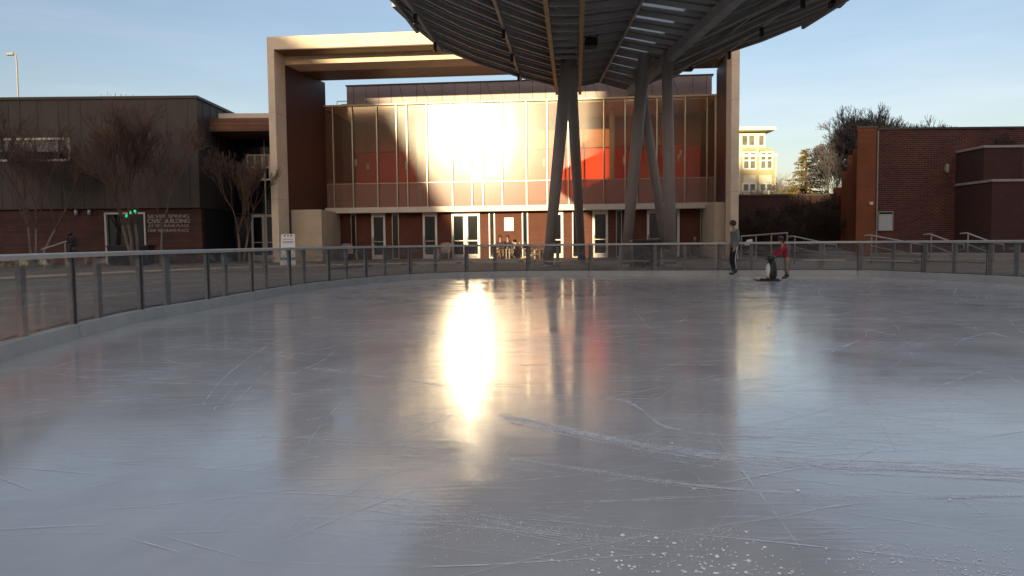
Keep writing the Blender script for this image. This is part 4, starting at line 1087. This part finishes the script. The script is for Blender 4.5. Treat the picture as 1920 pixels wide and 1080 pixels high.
def ball(c, r, sc_=(1, 1, 1), n=14, rot=None):
    b = MB(); prof = [(r*math.sin(math.pi*(i+.15)/(n+.3-.0)), -r*math.cos(math.pi*(i+.15)/(n+.3))) for i in range(n+1)]
    b.lathe((0, 0, 0), prof, 18)
    P_ = []
    for v in b.v:
        q = Vector((v[0]*sc_[0], v[1]*sc_[1], v[2]*sc_[2]))
        if rot: q.rotate(rot)
        P_.append(tuple(q+Vector(c)))
    b.v = P_; return b
def person(lab, loc, J, S, cols, rz=0, top='hoodie', fwd=(-1, 0, 0), group=None, skates=False, hairlen=.0, stripe=None, hat=None, cap=None):
    """J: joint positions (metres, local). S: overall scale for radii."""
    t_ = thing('person', lab, 'person', loc, rz, group)
    J = {k: Vector(v) for k, v in J.items()}; f = Vector(fwd).normalized()
    hips = (J['hipL']+J['hipR'])/2; sh = (J['shL']+J['shR'])/2
    V = []; E = []; Q = []
    def add(p, r, par=None):
        V.append(p); Q.append(r); i = len(V)-1
        if par is not None: E.append((par, i))
        return i
    r = lambda x: x*S
    pel = add(hips, (r(.115), r(.085))); wa = add(hips.lerp(sh, .40), (r(.105), r(.08)), pel); ch = add(hips.lerp(sh, .78), (r(.125), r(.09)), wa)
    nb = add(sh+(J['head']-sh)*.22, r(.055), ch); nk = add(sh+(J['head']-sh)*.48, r(.05), nb)
    hu = (J['head']-sh).normalized()
    jw = add(J['head']-hu*r(.055)+f*r(.012), (r(.066), r(.062)), nk); hd = add(J['head']+hu*r(.02), (r(.078), r(.085)), jw); tp = add(J['head']+hu*r(.085)-f*r(.01), (r(.055), r(.06)), hd)
    ns = add(J['head']-hu*r(.005)+f*r(.105), r(.014), hd)
    for s in 'LR':
        a = add(J['sh'+s], r(.055), ch); b = add(J['el'+s], r(.040), a); c = add(J['wr'+s], r(.028), b)
        d = (J['wr'+s]-J['el'+s]).normalized(); hdir = Vector(J.get('hd'+s, d)).normalized()
        pm_ = add(J['wr'+s]+hdir*r(.055), (r(.034), r(.02)), c)
        side = hdir.cross(f)
        if side.length < .2: side = hdir.cross(Vector((0, 0, 1)))
        side.normalize(); palm = side.cross(hdir)
        base = V[pm_]
        for k in range(4):
            o_ = side*r(.026)*(k-1.5)/1.5
            L_ = (.07, .082, .076, .06)[k]
            k1 = add(base+hdir*r(.030)+o_, r(.0095), pm_); k2 = add(base+hdir*r(.03+L_*.5)+o_*1.08+palm*r(.010), r(.0088), k1); add(base+hdir*r(.03+L_*.9)+o_*1.05+palm*r(.032), r(.0075), k2)
        th = add(base-hdir*r(.015)+side*r(.036), r(.011), pm_); add(base+hdir*r(.030)+side*r(.055)+palm*r(.015), r(.009), th)
        h = add(J['hip'+s], r(.085), pel); kn = add(J['kn'+s], r(.058), h); an = add(J['an'+s], r(.042), kn)
        add(J['to'+s], r(.036), an)
    mesh_part(skin_mesh(V, E, Q), 'body', cols['skin'], t_)
    # jacket: torso and sleeves
    V, E, Q = [], [], []
    hem = hips-(sh-hips).normalized()*r(cols.get('hem', .02))
    a0 = add(hem, (r(.135), r(.108))); a1 = add(hips.lerp(sh, .42), (r(.138), r(.108)), a0); a2 = add(hips.lerp(sh, .80), (r(.146), r(.112)), a1); a3 = add(sh+(J['head']-sh)*.25, (r(.078), r(.072)), a2)
    for s in 'LR':
        b = add(J['sh'+s], r(.074), a2); c = add(J['el'+s], r(.060), b); add(J['wr'+s]-(J['wr'+s]-J['el'+s]).normalized()*r(.01), r(.046), c)
    mesh_part(skin_mesh(V, E, Q), 'jacket', cols['top'], t_)
    if top == 'hoodie':
        ball(sh+(J['head']-sh)*.18-f*r(.085), r(.085), (1, 1, .65)).build('hood', cols['top'], t_, True)
    # trousers
    V, E, Q = [], [], []
    p0_ = add(hips+(sh-hips).normalized()*r(.05), (r(.122), r(.095))); p1_ = add(hips, (r(.125), r(.10)), p0_)
    for s in 'LR':
        b = add(J['hip'+s]-Vector((0, 0, r(.03))), r(.098), p1_); c = add(J['kn'+s], r(.072), b); add(J['an'+s]+(J['kn'+s]-J['an'+s]).normalized()*r(.06), r(cols.get('cuff', .062)), c)
    mesh_part(skin_mesh(V, E, Q), 'trousers', cols['pants'], t_)
    if stripe:
        for s in 'LR':
            b = MB(); sd_ = Vector((f.y, -f.x, 0))*(1 if s == 'R' else -1)
            pts = [J['hip'+s]+sd_*r(.094)+Vector((0, 0, r(.0))), J['hip'+s].lerp(J['kn'+s], .5)+sd_*r(.086), J['kn'+s]+sd_*r(.069), J['kn'+s].lerp(J['an'+s], .5)+sd_*r(.066), J['an'+s]+(J['kn'+s]-J['an'+s]).normalized()*r(.07)+sd_*r(.060)]
            b.tube(pts, r(.013), 6); b.build('side_stripe', stripe, t_, True)
    # footwear
    for s in 'LR':
        a, b_ = J['an'+s], J['to'+s]
        d = (b_-a); d.z = 0; d.normalize()
        V, E, Q = [], [], []
        i0 = add(a+Vector((0, 0, r(.10))), r(.056)); i1 = add(a, r(.055), i0); i2 = add(Vector((a.x, a.y, b_.z+r(.01)))-d*r(.03), r(.050), i1); 
        i3 = add(b_-d*r(.03), (r(.050), r(.040)), i1); add(b_+d*r(.05), (r(.040), r(.026)), i3)
        bt = mesh_part(skin_mesh(V, E, Q), 'skate_boot' if skates else 'shoe', cols['shoe'], t_)
        if skates:
            zb2 = b_.z-r(.04); bl = MB()
            A_ = Vector((a.x, a.y, 0))-d*r(.07); B_ = Vector((b_.x, b_.y, 0))+d*r(.07)
            bl.bar(A_+Vector((0, 0, .018)), B_+Vector((0, 0, .018)), .005, .034)
            for q in (.2, .75):
                c_ = A_.lerp(B_, q); bl.bar(c_+Vector((0, 0, .03)), c_+Vector((0, 0, zb2+.02)), .02, .05, (d.x, d.y, 0))
            bl.build('blade', M['rail'], bt)
    # face
    sdv = Vector((f.y, -f.x, 0)).normalized()
    for s in (-1, 1):
        ball(J['head']+hu*r(.018)+f*r(.082)+sdv*s*r(.030), r(.0105), n=6).build('eye', M['black'], t_, True)
        ball(J['head']-f*r(.005)+sdv*s*r(.082), r(.024), (.5, .8, 1.2), 6).build('ear', cols['skin'], t_, True)
    mo = MB(); mo.bar(J['head']-hu*r(.048)+f*r(.078)-sdv*r(.022), J['head']-hu*r(.048)+f*r(.078)+sdv*r(.022), r(.010), r(.008)); mo.build('mouth', mat('lips', (.25, .09, .08), .5), t_)
    # hair
    hb_ = ball(J['head']+hu*r(.040)-f*r(.022), r(.112), (.98, .95, .92)); keep = []
    hb_.build('hair', cols['hair'], t_, True)
    if hairlen:
        V, E, Q = [], [], []
        i0 = add(J['head']-f*r(.06), (r(.085), r(.06))); i1 = add(J['head']-f*r(.075)-hu*r(.10), (r(.085), r(.055)), i0); add(J['head']-f*r(.07)-hu*r(hairlen), (r(.06), r(.035)), i1)
        mesh_part(skin_mesh(V, E, Q), 'long_hair', cols['hair'], t_)
    if cap:
        V, E, Q = [], [], []
        ball(J['head']+hu*r(.055)-f*r(.012), r(.122), (1, 1, .86)).build('helmet', cap, t_, True)
    if hat:
        q = MB(); pts = []
        for k in range(13):
            an = math.pi*(k/12); pts.append(J['head']+(sdv*math.cos(an)*r(.125))+hu*r(.02+.115*math.sin(an)))
        q.tube(pts, r(.013), 6); q.build('headband', hat, t_, True)
        for s in (-1, 1): ball(J['head']+sdv*s*r(.12)+hu*r(.01), r(.042), (.7, 1, 1), 8).build('ear_muff', hat, t_, True)
    return t_
def cloth(name, c, var=.15): return mat(name, c, .9, var=var, scale=9, bump=.3, bscale=40)
c_grey = cloth('grey_fleece', (.155, .165, .170)); c_black = cloth('black_cloth', (.016, .016, .019)); c_red = cloth('red_jacket', (.34, .018, .045)); c_tan = cloth('tan_leggings', (.26, .21, .165), .4)
c_brown = mat('brown_hair', (.075, .035, .020), .7, var=.3, scale=30); c_dark = mat('dark_hair', (.022, .015, .012), .6, var=.3, scale=30)
c_boot = mat('black_boot', (.015, .015, .017), .4)
# standing skater in profile, facing left, arms at the sides
p = ground(1375, 519)
S1 = (104/FOC*p.y)/1.80
k = S1
def sc3(d, k): return {a: (x*k, y*k, z*k) for a, (x, y, z) in d.items()}
stand = dict(hipL=(.02, -.09, .98), hipR=(.03, .09, .98), shL=(.03, -.185, 1.45), shR=(.05, .185, 1.45), head=(-.035, 0, 1.695),
    elL=(.02, -.235, 1.17), elR=(.10, .25, 1.18), wrL=(-.075, -.215, .945), wrR=(.01, .25, .93),
    knL=(-.035, -.10, .56), knR=(-.01, .11, .55), anL=(.02, -.10, .19), anR=(.115, .13, .18), toL=(-.125, -.11, .10), toR=(-.03, .13, .10))
person('skater in grey hoodie and black striped trousers standing on the ice', (p.x, p.y, .003), sc3(stand, k), k,
    dict(skin=SKIN, top=c_grey, pants=c_black, shoe=c_boot, hair=c_brown, hem=.07, cuff=.078), R(14), 'hoodie', (-1, 0, 0), None, True, .0, stripe=M['white'], hat=c_dark)
# child leaning forward to the penguin
p = ground(1472, 525.5)
kk = (84/FOC*p.y)/1.78
lean = dict(hipL=(.06, -.075, .90), hipR=(.06, .075, .90), shL=(-.10, -.17, 1.30), shR=(-.10, .17, 1.30), head=(-.20, 0, 1.60),
    elL=(-.30, -.18, 1.10), elR=(-.30, .18, 1.10), wrL=(-.50, -.15, .95), wrR=(-.50, .15, .95),
    knL=(.02, -.08, .53), knR=(.06, .09, .53), anL=(.06, -.085, .18), anR=(.10, .10, .18), toL=(-.08, -.09, .10), toR=(-.04, .11, .10), hdL=(-1, 0, -.25), hdR=(-1, 0, -.25))
person('child skater in red jacket and tan leggings leaning on a penguin aid', (p.x, p.y, .003), sc3(lean, kk), kk,
    dict(skin=SKIN, top=c_red, pants=c_tan, shoe=c_boot, hair=c_dark, hem=.10, cuff=.056), R(6), 'hoodie', (-1, 0, -.15), None, True, .16, cap=mat('dark_red_helmet', (.05, .012, .018), .35))
# penguin skating aid
q = ground(1445, 526.5); pk = (48/FOC*q.y)
pg = thing('penguin_skating_aid', 'black and white penguin shaped skating aid held by the child', 'skating aid', (q.x, q.y, .002), R(6))
black = M['black']
prof = [(.09, .05), (.150, .10), (.168, .22), (.162, .36), (.132, .52), (.095, .62)]
bd = MB(); bd.lathe((.03, 0, 0), [(r_*pk/.80, z*pk/.80) for r_, z in prof], 20, .95, 1.0); bd.build('body', black, pg, True)
ball((-.055*pk/.8, 0, .30*pk/.8), .13*pk/.8, (.80, .92, 2.0)).build('belly', M['white'], pg, True)
ball((-.045*pk/.8, 0, .115*pk/.8), .105*pk/.8, (.9, 1.05, .60)).build('yellow_foot_patch', mat('yellow_patch', (.55, .40, .10), .5), pg, True)
ball((.0, 0, .70*pk/.8), .112*pk/.8, (1.05, 1, .98)).build('head', black, pg, True)
MB().tube([(-.09*pk/.8, 0, .70*pk/.8), (-.20*pk/.8, 0, .672*pk/.8)], [.038, .006], 8).build('beak', mat('dark_beak', (.06, .035, .02), .5), pg, True)
for s in (-1, 1):
    b = MB(); b.hexa([(-.02, s*.150, .26), (.10, s*.155, .26), (.10, s*.18, .26), (-.02, s*.175, .26)], [(-.03, s*.105, .56), (.07, s*.105, .56), (.07, s*.13, .56), (-.03, s*.13, .56)]); b.build('wing', black, pg, bevel=.01)
    MB().box((-.34, s*.17-.03, 0), (.20, s*.17+.03, .035)).hexa([(-.42, s*.17-.03, .02), (-.34, s*.17-.03, 0), (-.34, s*.17+.03, 0), (-.42, s*.17+.03, .02)], [(-.42, s*.17-.03, .05), (-.34, s*.17-.03, .035), (-.34, s*.17+.03, .035), (-.42, s*.17+.03, .05)]).build('runner', black, pg)
    MB().tube([(.06, s*.10, .66), (.17, s*.13, .70), (.20, s*.15, .71)], .018, 8).build('handle', black, pg, True)
MB().box((-.24, -.14, .036), (.18, .14, .07)).build('base', black, pg)
# two people sitting by the hall, one standing far left
sit = dict(hipL=(0, -.09, .50), hipR=(0, .09, .50), shL=(.10, -.18, .98), shR=(.10, .18, .98), head=(.06, 0, 1.24),
    elL=(-.05, -.25, .74), elR=(-.05, .25, .74), wrL=(-.26, -.16, .66), wrR=(-.26, .16, .66), knL=(-.44, -.11, .52), knR=(-.44, .11, .52), anL=(-.46, -.11, .10), anR=(-.46, .11, .10), toL=(-.60, -.12, .04), toR=(-.60, .12, .04))
def seat_person(px, v, lab, rz, tp, pt, hl):
    x, y, z = hp(px, v); person(lab, (x, y, z), sit, 1.0, dict(skin=SKIN, top=tp, pants=pt, shoe=c_boot, hair=c_dark, hem=.0), rz, 'hoodie', (-1, 0, 0), 'people sitting outside the hall', False, hl)
seat_person(938, -2.05, 'seated person with long dark hair and purple jacket in the sun, left of the pair', R(90+8), cloth('plum_jacket', (.055, .025, .035)), cloth('ochre_trousers', (.22, .13, .045)), .22)
seat_person(951, -1.75, 'seated person all in dark clothes in the sun, right of the pair', R(90-25), cloth('dark_coat', (.035, .018, .022)), cloth('dark_plum_trousers', (.03, .015, .02)), .12)
p = at(136, 480, 35.5)
walk = dict(stand); walk.update(wrL=(-.26, -.15, 1.12), wrR=(-.28, .12, 1.15), elL=(.02, -.26, 1.14), elR=(.03, .26, 1.14), anL=(.02, -.10, .10), anR=(.10, .13, .10), toL=(-.125, -.11, .04), toR=(-.03, .13, .04), head=(-.10, 0, 1.66))
person('person in black clothes standing by the pale handrail at far left', (p.x, p.y, PZ-.0), sc3(walk, .93), 1.05, dict(skin=mat('dark_skin', (.12, .06, .045), .6), top=c_black, pants=c_black, shoe=c_boot, hair=c_dark, hem=.10), R(70), 'hoodie')

# ------------------------------------------------------------------ marks and snow on the ice
def inside(p):
    # crude test: inside the closed ring
    x, y = p.x, p.y; c = False; n = len(ring); j = n-1
    for i in range(n):
        a, b = ring[i], ring[j]
        if (a.y > y) != (b.y > y) and x < (b.x-a.x)*(y-a.y)/(b.y-a.y)+a.x: c = not c
        j = i
    return c
rnd = random.Random(17)
marks = MB()
def ribbon(pts, wds, z=.0025):
    P_ = []; n = len(pts)
    for i, p in enumerate(pts):
        d = (pts[min(i+1, n-1)]-pts[max(i-1, 0)]); d = d.normalized() if d.length else Vector((1, 0, 0)); q = Vector((-d.y, d.x, 0))*wds[i]/2
        P_ += [(p.x-q.x, p.y-q.y, z), (p.x+q.x, p.y+q.y, z)]
    marks.add(P_, [(2*i, 2*i+2, 2*i+3, 2*i+1) for i in range(n-1)])
def arc_mark(c, ang, L_, curv, w_, z):
    pts = []; p = c.copy(); a = ang; n = 9
    for i in range(n):
        pts.append(p.copy()); p += Vector((math.cos(a), math.sin(a), 0))*L_/n; a += curv*L_/n
    if all(inside(q) for q in pts[::4]):
        ribbon(pts, [w_*(.15+math.sin(math.pi*(i+.3)/(n-.4))) for i in range(n)], z)
for i in range(2900):
    Y = 2.8+23*rnd.random()**1.3; X = rnd.uniform(-6, 12)*(.35+.65*min(1, Y/12))
    ang = rnd.choice((rnd.gauss(.08, .22), rnd.gauss(-.12, .3), rnd.gauss(.9, .4), rnd.gauss(2.9, .25)))
    arc_mark(Vector((X, Y, 0)), ang, rnd.choice((.25, .4, .7, 1.2, 2.2, 3.6)), rnd.uniform(-.3, .3), rnd.choice((.002, .003, .004, .006, .010))*(.6+Y*.05), .002+.0000006*i)
for _ in range(70):      # bundles of near parallel cuts
    Y = 4+19*rnd.random(); X = rnd.uniform(-5, 9); ang = rnd.gauss(.15, .6); cv = rnd.uniform(-.2, .2); L_ = rnd.uniform(1.2, 4)
    for k in range(rnd.randint(5, 12)):
        arc_mark(Vector((X+rnd.gauss(0, .25), Y+rnd.gauss(0, .22), 0)), ang+rnd.gauss(0, .05), L_*rnd.uniform(.5, 1), cv, rnd.uniform(.003, .008)*(.6+Y*.05), .0034)
def pxarc(pts, w_, n=28):
    P_ = catmull([ground(*p) for p in pts], 10)
    if w_: ribbon(P_, [w_*(.3+.7*rnd.random()) for _ in P_], .0040)
    return P_
a1_ = pxarc([(940, 780), (1080, 812), (1250, 842), (1450, 868), (1700, 880), (1960, 892)], 0)
a2_ = pxarc([(930, 858), (1080, 878), (1250, 905), (1400, 921), (1600, 930), (1960, 928)], .006)
a3_ = pxarc([(560, 690), (700, 705), (960, 738), (1160, 750), (1250, 802), (1380, 818)], .006)
a4_ = pxarc([(700, 930), (860, 965), (1000, 995), (1180, 1010), (1380, 1000)], .004)
pxarc([(520, 670), (760, 625), (900, 585)], .02); pxarc([(60, 700), (260, 650), (560, 600), (840, 560)], .018); pxarc([(380, 760), (430, 700), (520, 640), (640, 600)], .010)
pxarc([(400, 770), (460, 705), (545, 650)], .008); pxarc([(430, 765), (500, 700), (560, 660)], .008); pxarc([(960, 685), (1160, 683), (1380, 686)], .02); pxarc([(1560, 600), (1650, 596)], .03); pxarc([(1300, 530), (1440, 543), (1700, 556)], .06)
pxarc([(1400, 545), (1660, 580), (1920, 640)], .02); pxarc([(1500, 570), (1760, 600), (1920, 600)], .02)
def frost_band(P_, spread, n, wmax):
    m_ = len(P_)
    for _ in range(n):
        i0 = rnd.randrange(m_-4); ln = rnd.randint(4, 16); off_ = rnd.gauss(0, spread)
        pts = [P_[i]+Vector((0, off_+rnd.gauss(0, spread*.08), 0)) for i in range(i0, min(m_, i0+ln))]
        k = len(pts); ribbon(pts, [rnd.uniform(.3, 1)*wmax*math.sin(math.pi*(i+.4)/(k-.2)) for i in range(k)], rnd.uniform(.0036, .0048))
frost_band(a1_, .075, 170, .012); frost_band(a2_, .02, 40, .008); frost_band(a3_, .03, 40, .008); frost_band(a4_, .07, 40, .005)
tag(marks.build('skate_marks', M['frost']), 'thin white skate scratches crossing the ice', 'scratches', kind='stuff')
chips = MB()
def chip(p, s):
    v = [(rnd.uniform(-1, 1), rnd.uniform(-1, 1), rnd.uniform(.1, 1.1)) for _ in range(0)]
    k_ = [Vector((1, 0, .1)), Vector((.2, 1, .05)), Vector((-.9, .3, .08)), Vector((-.3, -.95, .05)), Vector((rnd.uniform(-.4, .4), rnd.uniform(-.4, .4), .9)), Vector((.5, -.6, .55)), Vector((-.5, .5, .6))]
    a = rnd.uniform(0, 6.28); c_, s_ = math.cos(a), math.sin(a)
    P_ = [(p.x+s*(q.x*c_-q.y*s_)*rnd.uniform(.7, 1.2), p.y+s*(q.x*s_+q.y*c_)*rnd.uniform(.7, 1.2), .002+s*q.z*.65) for q in k_]
    chips.add(P_, [(0, 1, 6), (1, 2, 6), (2, 3, 4), (3, 0, 5), (0, 6, 4), (6, 2, 4), (0, 4, 5), (4, 3, 5)])
for _ in range(230):
    px = rnd.gauss(1300, 130); py = 1078-abs(rnd.gauss(0, 34))
    if py > 950: chip(ground(px, py), rnd.choice((.002, .003, .003, .004, .005, .007, .009)))
for _ in range(260):
    px = rnd.uniform(1590, 1900); py = rnd.uniform(1022, 1085); chip(ground(px, py), rnd.choice((.002, .002, .003, .005)))
for _ in range(150):
    px = rnd.gauss(900, 110); py = rnd.gauss(1000, 22); chip(ground(px, py), rnd.choice((.002, .003, .004)))
for px, py, s in ((1168, 1005, .012), (1230, 1010, .011), (1264, 1020, .012), (1244, 1040, .013), (1345, 1045, .014), (1155, 1053, .010), (1495, 921, .015), (1302, 917, .010), (1780, 938, .010), (1260, 832, .012), (1404, 1053, .011)): chip(ground(px, py), s)
for P_, sprd, n in ((a1_, .10, 5200), (a2_, .03, 1100), (a4_, .08, 900)):
    for _ in range(n):
        i = rnd.randrange(len(P_)-1); q = P_[i].lerp(P_[i+1], rnd.random()); f_ = i/len(P_)
        w_ = sprd*(.55+.45*math.sin(math.pi*f_)) 
        chip(q+Vector((rnd.gauss(0, .3)*w_, rnd.gauss(-.1, .8)*w_, 0)), rnd.choice((.001, .0015, .002, .002, .003)))
tag(chips.build('snow_crumbs', M['snow']), 'loose shaved snow crumbs scattered on the near ice', 'snow', kind='stuff')

# ------------------------------------------------------------------ unseen blockers added behind the camera, outlined to shape the sun patch
def sun_blocker(name, lab, poly, y, depth, mt):
    t_ = thing(name, lab, 'building', (0, y, 0)); n = len(poly)
    mb = MB((0, y, 0)); P_ = [(a, y, b) for a, b in poly]+[(a, y-depth, b) for a, b in poly]
    mb.add(P_, [tuple(range(n)), tuple(range(n, 2*n))[::-1]]+[(i, n+i, n+(i+1) % n, (i+1) % n) for i in range(n)]); mb.build('wall', mt, t_); return t_
by = -60.0
sun_blocker('sloped_blocker', 'unseen added sun blocker behind the rink, one shoulder sloped to cut the sun patch', [(-140, -.06), (-31.2, -.06), (-31.2, 15.5), (-38.6, 28), (-140, 29)], by, 14, M['blockerwall'])
sun_blocker('low_blocker', 'unseen added low sun blocker behind the rink between the two tall ones', [(-31.19, -.06), (-21.6, -.06), (-21.6, 14.4), (-31.19, 14.4)], by, 14, M['blockerwall'])
sun_blocker('tall_blocker', 'unseen added tall sun blocker behind the rink, right of the low one', [(-21.59, -.06), (-12.5, -.06), (-12.5, 29), (-21.59, 29)], by, 14, M['blockerwall'])
sun_blocker('middle_blocker', 'unseen added middle height sun blocker behind the rink', [(-12.49, -.06), (-5.8, -.06), (-5.8, 20.3), (-12.49, 20.3)], by, 14, M['blockerwall'])
sun_blocker('wide_blocker', 'unseen added wide tall sun blocker behind the rink at the far right', [(-5.79, -.06), (90, -.06), (90, 29), (-5.79, 29)], by, 14, M['blockerwall'])
